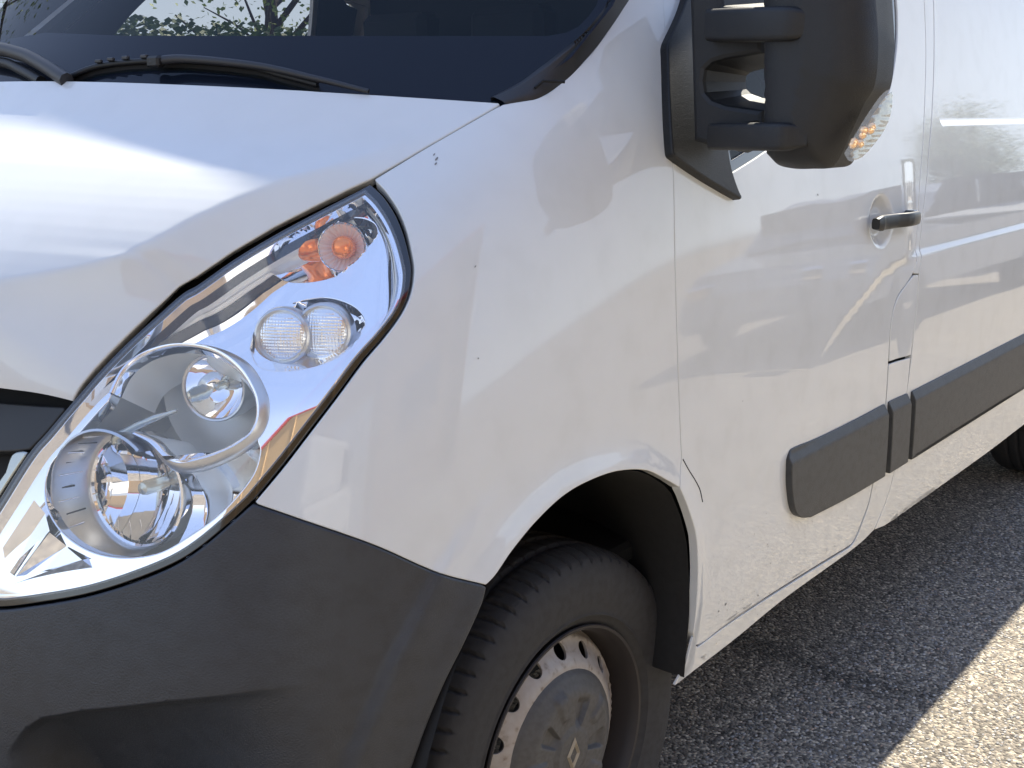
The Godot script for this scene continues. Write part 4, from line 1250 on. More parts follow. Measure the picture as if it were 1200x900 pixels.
	# lower lamp: satin shroud, chrome ring, stepped reflector, capped bulb
	var so: Vector3 = mir.call(PTS.shroud)
	var X := xf(so, A)
	var arc0 := 0.0
	var lowpart := Vector3(0.2, 0.1, -1.0 * side).normalized()
	var local := X.basis.inverse() * lowpart
	arc0 = atan2(local.z, local.x)
	put("lower_shroud", lathe([Vector2(0.092, 0.004), Vector2(0.089, 0.006), Vector2(0.087, 0.002), Vector2(0.0835, -0.02), Vector2(0.080, -0.045), Vector2(0.079, -0.056)], 48, arc0 - 2.1, arc0 + 2.1).place(X).mesh(), M.satin, h)
	for k in 9:
		var a := arc0 - 0.75 + k * 0.21
		var r := 0.0838
		var p0 := X * Vector3(cos(a) * (r + 0.002), -0.004 - 0.006 * (k % 2), sin(a) * (r + 0.002))
		var p1 := X * Vector3(cos(a) * (r - 0.0030), -0.028 - 0.012 * (k % 3), sin(a) * (r - 0.0030))
		put("shroud_slot", tube([p0, p1], 0.0013, 6).mesh(), M.dark if k % 2 else M.chrome, h)
	put("lower_ring", lathe([Vector2(0.0795, -0.075), Vector2(0.0805, -0.058), Vector2(0.0790, -0.053), Vector2(0.0755, -0.0525), Vector2(0.0725, -0.055), Vector2(0.0715, -0.062)], 64).place(X).mesh(), M.chrome, h)
	var steps := Bag.new()
	var RR := 0.0725
	var ns := 11
	for i in ns:
		var x0 := -RR + 2.0 * RR * i / ns
		var x1 := -RR + 2.0 * RR * (i + 1) / ns
		for part in 2:
			var rows := []
			for j in 9:
				var row := []
				for x: float in [x0, x1]:
					var yl: float = sqrt(maxf(0.0, RR * RR - x * x))
					var y: float = lerpf(-yl, 0.0, j / 8.0) if part == 0 else lerpf(0.0, yl, j / 8.0)
					var hgt: float = -0.112 + 0.052 * (x * x + y * y) / (RR * RR) + (0.0016 if part == 1 else 0.0) + 0.0011 * ((i % 3) - 1) * (1.0 if x == x0 else -1.0)
					row.append(Vector3(x, hgt, y))
				rows.append(row)
			var sh := Bag.new()
			sh.sheet(rows, false)
			if sh.n[8].y < 0.0:
				sh = Bag.new()
				sh.sheet(rows, true)
			steps.join(sh)
	put("lower_reflector", steps.place(X).mesh(), M.chrome, h)
	put("bulb_cap", lathe([Vector2(0.010, -0.11), Vector2(0.010, -0.072), Vector2(0.008, -0.066), Vector2(0.0, -0.064)], 20).place(X).mesh(), M.satin_dark, h)
	# folded chrome facets in the inner lower corner
	for f in FACETS:
		var fb2 := Bag.new()
		var q := []
		for p in f: q.append(mir.call(p))
		fb2.flat([q[0], q[1], q[2]], A); fb2.flat([q[0], q[2], q[3]], A)
		put("bezel_facet", fb2.mesh(), M.chrome, h)
	# ribbed reflector behind, towards the wing
	var sd: Vector3 = mir.call(PTS.side_dish)
	var ribs := []
	for k in 41:
		var s := k / 40.0
		var row := []
		for j in 9:
			var t := j / 8.0
			var p := sd + Vector3(lerpf(-0.07, 0.09, s), lerpf(-0.085, 0.055, t), lerpf(-0.03, 0.085, s) * side) - A * (0.012 * absf(fposmod(s * 8.0, 2.0) - 1.0)) - A * 0.055 * sin(PI * t)
			row.append(p)
		ribs.append(row)
	var rbg := Bag.new()
	rbg.sheet(ribs, false)
	put("side_reflector", rbg.mesh(), M.chrome, h)

# ---------------------------------------------------------------- windscreen, seals, wipers
func windscreen(v: Node3D) -> void:
	var w := node("windscreen", v)
	var pl := func(back: float, pts: Array, o := {}) -> Bag:
		var q := PackedVector2Array()
		for p in pts: q.append(p)
		o["mid"] = Vector3(1.5, 1.2, 0)
		return panel(q, func(f: Vector2) -> Vector3: return W(f, back), o)
	var half := [Vector2(0.86, 1.405), Vector2(0.89, 1.43), Vector2(0.925, 1.49), Vector2(0.94, 1.57), Vector2(0.93, 1.68), Vector2(0.88, 1.88), Vector2(0.81, 2.12), Vector2(0.77, 2.25)]
	var whole := []
	for p in half: whole.append(p)
	for k in range(half.size() - 1, -1, -1): whole.append(Vector2(-half[k].x, half[k].y))
	put("pane", pl.call(0.0, whole, {"gap": 0.0, "step": 0.06, "edge": 0.03, "depth": 0.0}).mesh(), M.glass, w)
	var clear := CLEAR
	var inner := PackedVector2Array()
	for k in range(clear.size() - 1, -1, -1): inner.append(Vector2(-clear[k].x, clear[k].y))
	for p in clear: inner.append(p)
	put("frit_band", pl.call(0.004, whole, {"gap": 0.0, "step": 0.022, "edge": 0.012, "depth": 0.0, "holes": [inner]}).mesh(), M.frit, w)
	# black corner seal between glass and painted pillar
	var a := catmull(SEAL_IN, 6)
	var b := catmull(SEAL_OUT, 6)
	var rows := []
	var n := 60
	for k in n + 1:
		var s := float(k) / n * 0.9999
		var pa: Vector3 = a[int(s * (a.size() - 1))].lerp(a[int(s * (a.size() - 1)) + 1], fmod(s * (a.size() - 1), 1.0))
		var pb: Vector3 = b[int(s * (b.size() - 1))].lerp(b[int(s * (b.size() - 1)) + 1], fmod(s * (b.size() - 1), 1.0))
		var up := Vector3(-0.5, 0.75, 0.3)
		rows.append([pa - up * 0.012, pa + up * 0.003, pa.lerp(pb, 0.25) + up * 0.006, pa.lerp(pb, 0.75) + up * 0.004, pb + up * 0.0005, pb - up * 0.006, pb - up * 0.03])
	for side in [1.0, -1.0]:
		var rr := []
		for r in rows:
			var q := []
			for p in r: q.append(Vector3(p.x, p.y, p.z * side))
			rr.append(q)
		var bg := Bag.new()
		bg.sheet(rr, side > 0.0)
		if bg.n[10 * 7 + 3].y < 0.0:
			bg = Bag.new()
			bg.sheet(rr, side < 0.0)
		put("corner_seal", bg.mesh(), M.seal, w)
	put("seal_joint", tube([W(SEAM[0], -0.008), W(SEAM[1], -0.010), W(SEAM[2], -0.006)], 0.0022, 8).mesh(), M.dark, w)
	# scuttle under the rear edge of the bonnet
	var sc := []
	for k in 41:
		var z := lerpf(-0.87, 0.87, k / 40.0)
		var p := bon_rear(1.0 - absf(z) / float(RAIL[-1].z))
		sc.append([Vector3(p.x - 0.05, p.y - 0.09, z), Vector3(p.x + 0.004, p.y - 0.03, z), Vector3(p.x + 0.035, p.y - 0.015, z), Vector3(WX(p.y - 0.005, z) + 0.001, p.y - 0.006, z)])
	var sb := Bag.new()
	sb.sheet(sc, true)
	put("scuttle", sb.mesh(), M.dark, w)
	# wipers
	var wp := node("wiper", v)
	var bl := []
	for q in catmull(WIPER_BLADE, 8): bl.append(W(q, -0.014))
	put("blade", tube(bl, 0.0050, 8).mesh(), M.rubber, wp)
	var ru := []
	for p in bl: ru.append([p + Vector3(0.004, -0.002, 0), p + Vector3(0.004, -0.035, 0.004)])
	var rbb := Bag.new()
	rbb.sheet(ru, true)
	put("wiper_rubber", rbb.mesh(), M.dark, wp)
	var am := []
	for q in catmull(WIPER_ARM, 8): am.append(W(q, -0.030))
	var arm_r := []
	for k in am.size(): arm_r.append(lerpf(0.0078, 0.0035, float(k) / am.size()))
	put("wiper_arm", tube(am, arm_r, 8).mesh(), M.seal, wp)
	put("wiper_clip", box(am[1], Vector3(0.016, 0.018, 0.03), 0.004).mesh(), M.rubber, wp)
	for k in 4:
		put("blade_vent", box(bl[10 + k * 3] + Vector3(-0.004, 0.007, 0), Vector3(0.006, 0.006, 0.016), 0.002).mesh(), M.seal, wp)
	var w2 := node("wiper", v)
	var am2 := []
	for q in catmull(WIPER_ARM2, 8): am2.append(W(q, -0.032))
	put("wiper_arm", tube(am2, 0.012, 8).mesh(), M.seal, w2)
	var bl2 := []
	for q in catmull(WIPER_BLADE2, 8): bl2.append(W(q, -0.016))
	put("blade", tube(bl2, 0.009, 8).mesh(), M.rubber, w2)

# ---------------------------------------------------------------- door mirror
func mirror(v: Node3D) -> void:
	var m := node("wing_mirror", v)
	put("mounting_plate", panel(outline(OUT.mirror_base), func(f: Vector2) -> Vector3: return skin(f, 0.016, 1.0, true), {"gap": 0.002, "step": 0.015, "edge": 0.008, "bevel": 0.004, "depth": 0.02}).mesh(), M.mirror_black, m)
	# C-shaped bracket: its front stands across the van, seen from ahead; local x = -z of the van, so use (z, y)
	var face := Transform3D(Basis(Vector3.BACK, Vector3.UP, Vector3.LEFT), Vector3(BR_X, 0, 0))   # local x -> z, y -> y, z -> -x
	var body := PackedVector2Array()
	for p in BRACKET: body.append(p)
	put("bracket", prism(body, 0.12, 0.008, -0.012).place(face).mesh(), M.mirror_black, m)
	# two arms
	for a in ARMS:
		var path := [a[0], a[1], a[2]]
		var rows := []
		var cp := catmull(path, 8)
		for k in cp.size():
			var row := []
			for j in 21:
				var t := TAU * j / 20.0
				var e := Vector2(pow(absf(cos(t)), 0.4) * signf(cos(t)), pow(absf(sin(t)), 0.4) * signf(sin(t)))
				var tp := smoothstep(0.78, 1.0, float(k) / (cp.size() - 1))
				row.append(cp[k] + Vector3(e.x * lerpf(0.028, 0.008, tp) + 0.012 * tp, e.y * float(a[3]) * lerpf(1.0, 0.7, tp), 0))
			rows.append(row)
		var bg := Bag.new()
		bg.sheet(rows, false, true)
		if bg.n[5].y * (bg.v[5].y - cp[0].y) < 0.0:
			bg = Bag.new()
			bg.sheet(rows, true, true)
		bg.flat(rows[0].slice(0, 20), Vector3(0, 0, -1))
		bg.flat(rows[-1].slice(0, 20), Vector3(0, 0, 1))
		put("arm", bg.mesh(), M.mirror_black, m)
	# housing: pillow-shaped shell
	var hp := PackedVector2Array()
	for p in catmull(HOUSING, 8): hp.append(p)
	var dome := func(f: Vector2) -> Vector3:
		var d := 1e9
		for k in hp.size():
			var a := hp[k]; var e := hp[(k + 1) % hp.size()] - a
			var t := clampf((f - a).dot(e) / maxf(1e-9, e.length_squared()), 0.0, 1.0)
			d = minf(d, f.distance_to(a + e * t))
		if not Geometry2D.is_point_in_polygon(f, hp):
			d = 0.0
		var r := 0.05
		var q := clampf(d / r, 0.0, 1.0)
		var depth := 0.055 * sqrt(maxf(0.0, 1.0 - (1.0 - q) * (1.0 - q))) + 0.02 * smoothstep(0.0, 0.13, d)
		# pressed line near the outer and lower edge
		return Vector3(HO_X - depth + (f.x - 1.2) * 0.06, f.y, f.x)
	put("housing", panel(hp, dome, {"gap": 0.0, "step": 0.011, "edge": 0.006, "bevel": 0.003, "depth": 0.0, "mid": Vector3(0.5, 1.5, 1.25)}).mesh(), M.mirror_black, m)
	var wall := []
	for k in hp.size() + 1:
		var q := hp[k % hp.size()]
		var x := HO_X + (q.x - 1.2) * 0.06
		wall.append([Vector3(x, q.y, q.x), Vector3(x + 0.008, q.y, q.x), Vector3(x + 0.03, q.y, q.x), Vector3(x + 0.062, q.y, q.x), Vector3(x + 0.066, q.y + (1.5 - q.y) * 0.02, q.x + (1.25 - q.x) * 0.03)])
	var wb := Bag.new()
	wb.sheet(wall, false)
	if wb.n[8].dot(wb.v[8] - Vector3(0.2, 1.5, 1.25)) < 0.0:
		wb = Bag.new()
		wb.sheet(wall, true)
	put("housing_side", wb.mesh(), M.mirror_black, m)
	put("mirror_glass", panel(hp, func(f: Vector2) -> Vector3: return Vector3(HO_X + 0.058 + (f.x - 1.2) * 0.06, f.y, f.x), {"gap": 0.010, "step": 0.03, "edge": 0.02, "depth": 0.0, "mid": Vector3(-0.5, 1.5, 1.25)}).mesh(), M.mirror, m)
	# clear turn-signal lens let into the lower outer corner
	var lp := PackedVector2Array()
	for p in catmull(SIGNAL, 6): lp.append(p)
	var lensf := func(f: Vector2) -> Vector3:
		var d := 1e9
		for k in lp.size():
			d = minf(d, Geometry2D.get_closest_point_to_segment(f, lp[k], lp[(k + 1) % lp.size()]).distance_to(f))
		return Vector3(SIG.x + SIG.y * f.x + SIG.z * f.y - 0.010 * sqrt(clampf(d / 0.02, 0.0, 1.0)), f.y, f.x)
	put("signal_lens", panel(lp, lensf, {"gap": 0.0, "step": 0.006, "edge": 0.004, "bevel": 0.002, "depth": 0.0, "mid": Vector3(0.5, 1.5, 1.25)}).mesh(), M.clear, m)
	put("signal_reflector", panel(lp, func(f: Vector2) -> Vector3: return lensf.call(f) + Vector3(0.012 + 0.0025 * absf(fposmod((f.y * 1.3 + f.x * 0.3) * 210.0, 2.0) - 1.0), 0, 0), {"gap": 0.002, "step": 0.004, "edge": 0.004, "bevel": 0.001, "depth": 0.0, "mid": Vector3(0.5, 1.5, 1.25)}).mesh(), M.signal, m)
	# amber inner lamp, a row of little prisms in the lower half
	var lo_q: Vector2 = SIGNAL[1].lerp(SIGNAL[0], 0.5)
	var hi_q: Vector2 = SIGNAL[5]
	for k in 7:
		var c := lo_q.lerp(hi_q, 0.22 + 0.075 * k) + Vector2(0.004 * sin(k * 2.1) - 0.004, 0.003 * cos(k * 1.7))
		var p3: Vector3 = lensf.call(c) + Vector3(0.007, 0, 0)
		put("signal_bulb", lathe([Vector2(0.0062, -0.006), Vector2(0.0065, 0.0), Vector2(0.0045, 0.004), Vector2(0.0, 0.0055)], 7).place(xf(p3, Vector3(-1, 0.25 * sin(k * 1.3), 0.45))).mesh(), M.amber, m)

# ---------------------------------------------------------------- cab interior seen through the glass
func cab(v: Node3D) -> void:
	var d := node("cab_interior", v)
	var rows := []
	for k in 21:
		var z := lerpf(-0.86, 0.86, k / 20.0)
		var x0 := WX(1.425, z) + 0.02
		rows.append([Vector3(x0, 1.40, z), Vector3(x0 + 0.1, 1.425 + 0.02 * sin(k * 0.6), z), Vector3(maxf(x0 + 0.25, 0.28), 1.44 + 0.035 * exp(-pow((z - 0.42) / 0.22, 2.0)), z), Vector3(0.44, 1.40, z), Vector3(0.48, 1.30, z), Vector3(0.46, 0.75, z)])
	var b := Bag.new()
	b.sheet(rows, true)
	put("dashboard", b.mesh(), M.cabin, d)
	var ring := []
	var c := Vector3(0.62, 1.30, 0.42)
	var ax := Vector3(0.62, 0.78, 0).normalized()
	var X := xf(c, ax)
	for k in 40:
		ring.append(X * Vector3(0.20 * cos(TAU * k / 40), 0, 0.20 * sin(TAU * k / 40)))
	put("steering_wheel", tube(ring, 0.016, 8, true).mesh(), M.rubber, d)
	put("wheel_boss", lathe([Vector2(0.0, 0.02), Vector2(0.07, 0.015), Vector2(0.085, -0.01), Vector2(0.05, -0.06)], 24).place(X).mesh(), M.rubber, d)
	for z in [0.45, -0.15, -0.58]:
		put("seat_back", box(Vector3(1.22, 1.12, z), Vector3(0.16, 0.80, 0.44), 0.05).mesh(), M.cabin, d)
		put("head_rest", box(Vector3(1.27, 1.60, z), Vector3(0.10, 0.20, 0.26), 0.04).mesh(), M.cabin, d)
	for s in [1.0, -1.0]:
		put("door_card", panel(outline(OUT.door), func(f: Vector2) -> Vector3: return skin(f, -0.035, s, true), {"gap": 0.004, "step": 0.06, "edge": 0.03, "depth": 0.0, "holes": [outline(OUT.door_window)]}).mesh(), M.cabin, d)
		put("pillar_trim", panel(outline(OUT.fender), func(f: Vector2) -> Vector3: return skin(f, -0.035, s, true), {"gap": 0.004, "step": 0.06, "edge": 0.03, "depth": 0.0}).mesh(), M.cabin, d)
	put("cab_floor", box(Vector3(0.75, 0.62, 0), Vector3(1.5, 0.04, 1.8), 0.01).mesh(), M.dark, d)

# ---------------------------------------------------------------- surroundings
func ground() -> void:
	var st := SurfaceTool.new()
	st.begin(Mesh.PRIMITIVE_TRIANGLES)
	var wear := FastNoiseLite.new()
	wear.seed = 6; wear.frequency = 1.1; wear.fractal_octaves = 4
	var NX := 130
	var NZ := 70
	for k in NX + 1:
		for j in NZ + 1:
			var x := lerpf(-0.5, 6.0, float(k) / NX)
			var z := lerpf(0.2, 3.7, float(j) / NZ)
			var w := 0.92 + 0.22 * wear.get_noise_2d(x, z)
			var d := near(Vector2(x, z), STAIN).x + 0.05 * wear.get_noise_2d(x * 5.0, z * 5.0)
			w *= 1.0 - 0.5 * smoothstep(0.10, 0.0, d)
			st.set_color(Color(w, w, w))
			st.set_normal(Vector3.UP)
			st.add_vertex(Vector3(x, 0, z))
	for k in NX:
		for j in NZ:
			var q := k * (NZ + 1) + j
			for t in [q, q + NZ + 1, q + 1, q + 1, q + NZ + 1, q + NZ + 2]:
				st.add_index(t)
	var q0 := (NX + 1) * (NZ + 1)
	for p in [[-150, -150], [150, -150], [150, 150], [-150, 150], [-0.5, 0.2], [6.0, 0.2], [6.0, 3.7], [-0.5, 3.7]]:
		st.set_color(Color(0.92, 0.92, 0.92))
		st.set_normal(Vector3.UP)
		st.add_vertex(Vector3(p[0], 0, p[1]))
	for k in 4:
		var k2 := (k + 1) % 4
		for t in [k, k2, k + 4, k + 4, k2, k2 + 4]:
			st.add_index(q0 + t)
	var g := put("ground", st.commit(), M.asphalt, self)
	g.set_meta("kind", "structure")
	g.set_meta("label", "grey asphalt of the parking place, sunlit beyond the van's shadow")
	# loose grit and pale chippings showing in the worn surface
	var stone := SphereMesh.new()
	stone.radius = 0.5; stone.height = 0.7; stone.radial_segments = 7; stone.rings = 3
	var mm := MultiMesh.new()
	mm.transform_format = MultiMesh.TRANSFORM_3D
	mm.use_colors = true
	mm.mesh = stone
	rng.seed = 41
	mm.instance_count = 36000
	for k in 36000:
		var s := rng.randf_range(0.0026, 0.0085) * (1.35 if rng.randf() < 0.08 else 1.0)
		var x := rng.randf_range(0.1, 5.2)
		var z := rng.randf_range(0.85, 2.1) if rng.randf() < 0.75 else rng.randf_range(0.85, 2.9)
		var b := Basis.from_euler(Vector3(rng.randf_range(-0.4, 0.4), rng.randf() * TAU, rng.randf_range(-0.4, 0.4))).scaled(Vector3(s * rng.randf_range(0.8, 1.5), s * rng.randf_range(0.45, 0.75), s))
		mm.set_instance_transform(k, Transform3D(b, Vector3(x, s * 0.05, z)))
		var t := rng.randf()
		var c := Color(0.15, 0.145, 0.14).lerp(Color(0.46, 0.43, 0.40), t * t)
		if rng.randf() < 0.05: c = Color(0.42, 0.30, 0.22)
		mm.set_instance_color(k, c)
	var mi := MultiMeshInstance3D.new()
	mi.name = "gravel"
	mi.multimesh = mm
	mi.material_override = M.stone
	add_child(mi, true)
	mi.set_meta("kind", "stuff")
	mi.set_meta("label", "pale chippings and grit standing out of the worn asphalt")
	mi.set_meta("category", "gravel")

func block(called: String, parent: Node, c: Vector3, s: Vector3, m: Material, ch := 0.02) -> MeshInstance3D:
	return put(called, box(c, s, ch).mesh(), m, parent)

func parked_car(at: Vector3, turn: float, col: Color, label: String, boxy := false) -> void:
	var t := thing("parked_car" if not boxy else "parked_van", label, "car" if not boxy else "van", at, turn, "vehicles parked across from the van")
	var body := mat(col, 0.4, 0.0, {"clearcoat_enabled": true, "clearcoat": 1.0, "clearcoat_roughness": 0.03})
	var low := [Vector2(-2.1, 0.28), Vector2(2.1, 0.28), Vector2(2.16, 0.55), Vector2(2.1, 0.86), Vector2(1.5, 0.95), Vector2(-1.0, 0.97), Vector2(-1.9, 0.86), Vector2(-2.15, 0.65), Vector2(-2.18, 0.42)]
	var top := [Vector2(-1.15, 0.95), Vector2(1.75, 0.93), Vector2(1.35, 1.36), Vector2(0.8, 1.47), Vector2(-0.2, 1.47), Vector2(-0.55, 1.38)]
	if boxy:
		low = [Vector2(-2.3, 0.35), Vector2(2.4, 0.35), Vector2(2.42, 1.2), Vector2(-1.5, 1.2), Vector2(-2.2, 1.02), Vector2(-2.36, 0.6)]
		top = [Vector2(-1.55, 1.19), Vector2(2.42, 1.19), Vector2(2.36, 2.05), Vector2(2.2, 2.15), Vector2(-0.7, 2.15), Vector2(-0.95, 2.0)]
	var w := 1.8 if not boxy else 1.95
	put("body", prism(PackedVector2Array(low), w, 0.10, 0.10).place(Transform3D(Basis(), Vector3(0, 0, w / 2))).mesh(), body, t)
	put("cabin", prism(PackedVector2Array(top), w - 0.2, 0.14, 0.14).place(Transform3D(Basis(), Vector3(0, 0, w / 2 - 0.1))).mesh(), body, t)
	var gl := mat(Color(0.05, 0.07, 0.08), 0.05)
	for s in [1.0, -1.0]:
		var wins: Array = [[Vector2(-0.85, 1.0), Vector2(0.2, 1.0), Vector2(0.2, 1.38), Vector2(-0.38, 1.36)], [Vector2(0.28, 1.0), Vector2(1.4, 0.99), Vector2(1.12, 1.34), Vector2(0.28, 1.38)]] if not boxy else [[Vector2(-1.3, 1.28), Vector2(-0.3, 1.28), Vector2(-0.3, 1.95), Vector2(-0.85, 1.9)]]
		for q in wins:
			put("window", prism(PackedVector2Array(q), 0.03, 0.006).place(Transform3D(Basis(Vector3.UP, 0.0 if s > 0 else PI) * Basis.from_scale(Vector3(s, 1, 1)), Vector3(0, 0, s * (w / 2 - 0.1 + 0.006)))).mesh(), gl, t)
		for x in [-1.35, 1.3]:
			var wh := lathe([Vector2(0.0, 0.0), Vector2(0.19, 0.01), Vector2(0.21, -0.01), Vector2(0.22, 0.0), Vector2(0.29, 0.0), Vector2(0.315, -0.03), Vector2(0.315, -0.18), Vector2(0.2, -0.2)], 32)
			put("wheel", wh.place(xf(Vector3(x, 0.315, s * (w / 2 + 0.012)), Vector3(0, 0, s))).mesh(), M.rubber, t)
	put("windscreen", box(Vector3(-0.87 if not boxy else -1.27, 1.18 if not boxy else 1.6, 0), Vector3(0.02, 0.42 if not boxy else 0.75, w - 0.5), 0.005).place(Transform3D()).mesh(), gl, t)
	for z in [-0.62, 0.62]:
		put("headlamp", box(Vector3(-2.12, 0.70, z), Vector3(0.12, 0.14, 0.34), 0.04).mesh(), M.chrome, t)

func hall(label: String, at: Vector3, turn: float, size: Vector3, wall: Color, band: Color) -> void:
	var t := thing("industrial_hall", label, "building", at, turn)
	var wm := mat(wall, 0.85)
	block("wall", t, Vector3(0, size.y / 2, 0), size, wm)
	block("roof_edge", t, Vector3(0, size.y + 0.14, 0), Vector3(size.x + 0.16, 0.30, size.z + 0.16), mat(band, 0.5))
	var n := int(size.x / 3.4)
	for k in n:
		var x := -size.x / 2 + (k + 0.5) * size.x / n
		if k % 3 == 1:
			block("loading_door", t, Vector3(x, 1.55, size.z / 2 + 0.02), Vector3(2.4, 3.1, 0.06), mat(Color(0.80, 0.81, 0.82), 0.5))
		else:
			block("window", t, Vector3(x, 2.1, size.z / 2 + 0.015), Vector3(1.6, 1.1, 0.05), mat(Color(0.08, 0.11, 0.14), 0.08))
		block("pilaster", t, Vector3(x - size.x / n / 2, size.y / 2, size.z / 2 + 0.03), Vector3(0.10, size.y - 0.02, 0.1), wm)

func tree(at: Vector3, h: float, label: String, leaf: Color, seed_: int, dens: int) -> void:
	var t := thing("broadleaf_tree", label, "tree", at, 0.0)
	rng.seed = seed_
	var bark := mat(Color(0.24, 0.20, 0.17), 0.9)
	var b := Bag.new()
	var tips := []
	b.join(tube([Vector3.ZERO, Vector3(0.05, h * 0.22, 0.02), Vector3(-0.04, h * 0.45, 0.0), Vector3(0.03, h * 0.75, 0.05)], [0.13, 0.10, 0.075, 0.03], 10))
	for k in 16:
		var y := h * rng.randf_range(0.2, 0.7)
		var a := rng.randf() * TAU
		var l := h * rng.randf_range(0.18, 0.34)
		var e := Vector3(cos(a) * l, y + l * rng.randf_range(0.4, 1.0), sin(a) * l)
		var s := Vector3(0, y, 0)
		var m := s.lerp(e, 0.5) + Vector3(rng.randf_range(-0.15, 0.15), 0.1, rng.randf_range(-0.15, 0.15))
		b.join(tube([s, m, e], [0.045, 0.03, 0.012], 7))
		tips.append(e); tips.append(m)
		for j in 3:
			var e2 := m + Vector3(rng.randf_range(-1, 1), rng.randf_range(0, 1), rng.randf_range(-1, 1)).normalized() * l * 0.6
			b.join(tube([m, m.lerp(e2, 0.5) + Vector3(0, 0.05, 0), e2], [0.022, 0.015, 0.006], 5))
			tips.append(e2)
	put("trunk", b.mesh(), bark, t)
	var q := Bag.new()
	q.flat([Vector3(-0.5, 0, 0), Vector3(0, 0.32, 0.06), Vector3(0.5, 0, 0), Vector3(0, -0.32, 0.06)], Vector3.BACK)
	var mm := MultiMesh.new()
	mm.transform_format = MultiMesh.TRANSFORM_3D
	mm.use_colors = true
	mm.mesh = q.mesh()
	mm.instance_count = dens
	for k in dens:
		var c: Vector3 = tips[rng.randi() % tips.size()]
		var p := c + Vector3(rng.randfn(), rng.randfn(), rng.randfn()) * h * 0.055
		mm.set_instance_transform(k, Transform3D(Basis.from_euler(Vector3(rng.randf() * TAU, rng.randf() * TAU, rng.randf() * TAU)).scaled(Vector3.ONE * rng.randf_range(0.05, 0.10)), p))
		mm.set_instance_color(k, leaf.lerp(Color(0.30, 0.36, 0.08), rng.randf() * 0.6))
	var mi := MultiMeshInstance3D.new()
	mi.name = "crown"
	mi.multimesh = mm
	mi.material_override = M.leaf
	mi.set_meta("kind", "stuff")
	t.add_child(mi, true)

func hedge(at: Vector3, size: Vector3, label: String, seed_: int) -> void:
	var t := thing("hedge", label, "hedge", at)
	rng.seed = seed_
	put("core", box(Vector3(0, size.y * 0.46, 0), Vector3(size.x, size.y * 0.92, size.z * 0.8), 0.1).mesh(), mat(Color(0.10, 0.14, 0.06), 0.9), t)
	var q := Bag.new()
	q.flat([Vector3(-0.5, 0, 0), Vector3(0, 0.35, 0.05), Vector3(0.5, 0, 0), Vector3(0, -0.35, 0.05)], Vector3.BACK)
	var mm := MultiMesh.new()
	mm.transform_format = MultiMesh.TRANSFORM_3D
	mm.use_colors = true
	mm.mesh = q.mesh()
	mm.instance_count = 22000
	for k in 22000:
		var p := Vector3(rng.randf_range(-0.5, 0.5) * size.x, rng.randf() * size.y, rng.randf_range(-0.5, 0.5) * size.z)
		if rng.randf() < 0.5: p.z = (0.5 if rng.randf() < 0.5 else -0.5) * size.z * rng.randf_range(0.8, 1.05)
		else: p.y = size.y * rng.randf_range(0.9, 1.04)
		mm.set_instance_transform(k, Transform3D(Basis.from_euler(Vector3(rng.randf() * TAU, rng.randf() * TAU, 0)).scaled(Vector3.ONE * rng.randf_range(0.04, 0.09)), p))
		mm.set_instance_color(k, Color(0.03, 0.06, 0.02).lerp(Color(0.08, 0.12, 0.03), rng.randf()))
	var mi := MultiMeshInstance3D.new()
	mi.name = "foliage"
	mi.multimesh = mm
	mi.material_override = M.leaf
	mi.set_meta("kind", "stuff")
	t.add_child(mi, true)

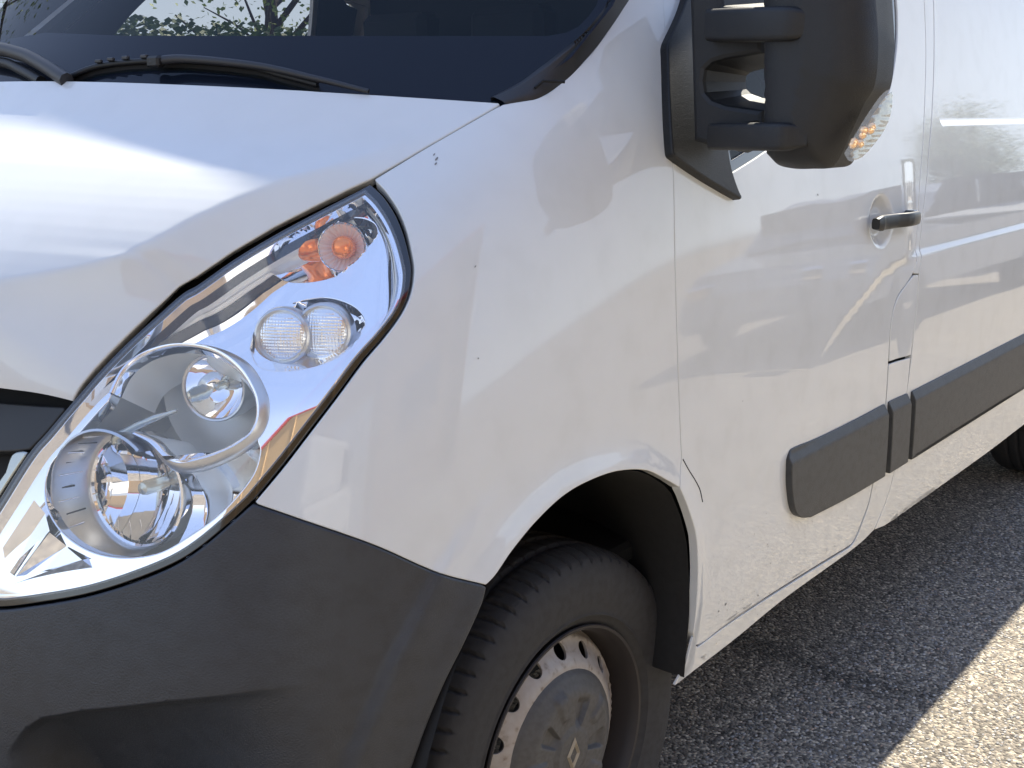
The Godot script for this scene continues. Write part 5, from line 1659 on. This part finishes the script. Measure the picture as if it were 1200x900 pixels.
func _ready() -> void:
	var cam := Camera3D.new()
	cam.name = "camera"
	cam.transform = Transform3D(Basis(CAM_R, CAM_U, -CAM_F), CAM_P)
	cam.fov = CAM_FOV
	cam.near = 0.05
	cam.far = 2000.0
	add_child(cam)
	var env := Environment.new()
	env.background_mode = Environment.BG_SKY
	var sm := ProceduralSkyMaterial.new()
	sm.sky_top_color = Color(0.385, 0.45, 0.58)
	sm.energy_multiplier = SKY_E
	sm.sky_horizon_color = Color(0.68, 0.72, 0.75)
	sm.sky_curve = 0.2
	sm.ground_bottom_color = Color(0.30, 0.29, 0.27)
	sm.ground_horizon_color = Color(0.45, 0.44, 0.42)
	sm.sun_angle_max = 25.0
	var sky := Sky.new()
	sky.sky_material = sm
	env.sky = sky
	env.tonemap_mode = Environment.TONE_MAPPER_LINEAR
	env.tonemap_exposure = EXPOSURE
	env.sdfgi_enabled = true
	env.ssao_enabled = true
	env.ssil_enabled = true
	var we := WorldEnvironment.new()
	we.name = "environment"
	we.environment = env
	add_child(we)
	var sun := DirectionalLight3D.new()
	sun.name = "sun"
	sun.light_energy = SUN_E
	sun.light_color = Color(1.0, 0.97, 0.90)
	sun.light_angular_distance = 0.7
	sun.shadow_enabled = true
	add_child(sun)
	sun.look_at_from_position(Vector3.ZERO, -SUN_TO, Vector3.UP)

	for r in NETROWS:
		var row := PackedVector3Array()
		for k in range(1, r.size(), 2):
			row.append(Vector3(r[k], r[0], r[k + 1]))
		net.append(row)
	NU = net[0].size() - 3.0
	NV = net.size() - 3.0
	skin_tables()
	materials()
	M.splash = mat(Color(0.60, 0.56, 0.50), 0.9)
	M.chip = mat(Color(0.50, 0.49, 0.475), 0.8)
	M.frit = mat(Color(0.02, 0.03, 0.15), 0.6)
	M.hub_dark = tri(mat(Color(0.16, 0.14, 0.135), 0.6), 3.0)
	M.signal = mat(Color(0.66, 0.65, 0.61), 0.12, 0.85)
	M.amber = mat(Color(1.0, 0.84, 0.66), 0.08, 0.6)
	M.leaf = mat(Color(1, 1, 1), 0.6, 0.0, {"vertex_color_use_as_albedo": true, "backlight_enabled": true, "backlight": Color(0.45, 0.5, 0.2)})
	ground()
	hall("tan industrial hall with a red roof edge, mirrored in the van's headlight", Vector3(-8.0, 0, 12.2), PI, Vector3(22, 6.0, 8), Color(0.72, 0.60, 0.44), Color(0.78, 0.20, 0.10))
	van()
	parked_car(Vector3(7.6, 0, 3.7), 0.04, Color(0.42, 0.46, 0.52), "blue-grey car mirrored in the van's white side, nearest of the row")
	parked_car(Vector3(13.0, 0, 4.3), -0.03, Color(0.75, 0.76, 0.77), "pale silver car between the blue-grey car and the dark one, mirrored in the van")
	parked_car(Vector3(18.5, 0, 4.8), 0.0, Color(0.10, 0.11, 0.13), "dark car at the far end of the row mirrored in the van's side")
	parked_car(Vector3(-3.2, 0, 6.3), PI / 2 + 0.1, Color(0.86, 0.86, 0.86), "white panel van parked in front of the tan hall, mirrored in the headlight", true)
	tree(Vector3(2.6, 0, -8.4), 6.5, "thin leaved tree seen through the cab, left of its neighbour", Color(0.16, 0.24, 0.05), 7, 5200)
	tree(Vector3(5.6, 0, -9.2), 7.2, "fresh green tree seen through the cab, behind the hedge", Color(0.20, 0.27, 0.06), 8, 5200)
	tree(Vector3(9.5, 0, -10.5), 7.0, "dark tree farthest along the hedge", Color(0.12, 0.19, 0.04), 9, 4000)
	tree(Vector3(33.0, 0, 11.0), 5.2, "rounded tree mirrored high in the side panel, beyond the parked cars", Color(0.10, 0.15, 0.05), 10, 16000)
	tree(Vector3(40.0, 0, 12.5), 6.0, "taller tree behind the rounded one, farthest past the parked cars", Color(0.10, 0.15, 0.05), 11, 16000)
	hedge(Vector3(6.0, 0, -6.4), Vector3(16, 2.05, 1.0), "clipped dark hedge along the far side of the van", 21)
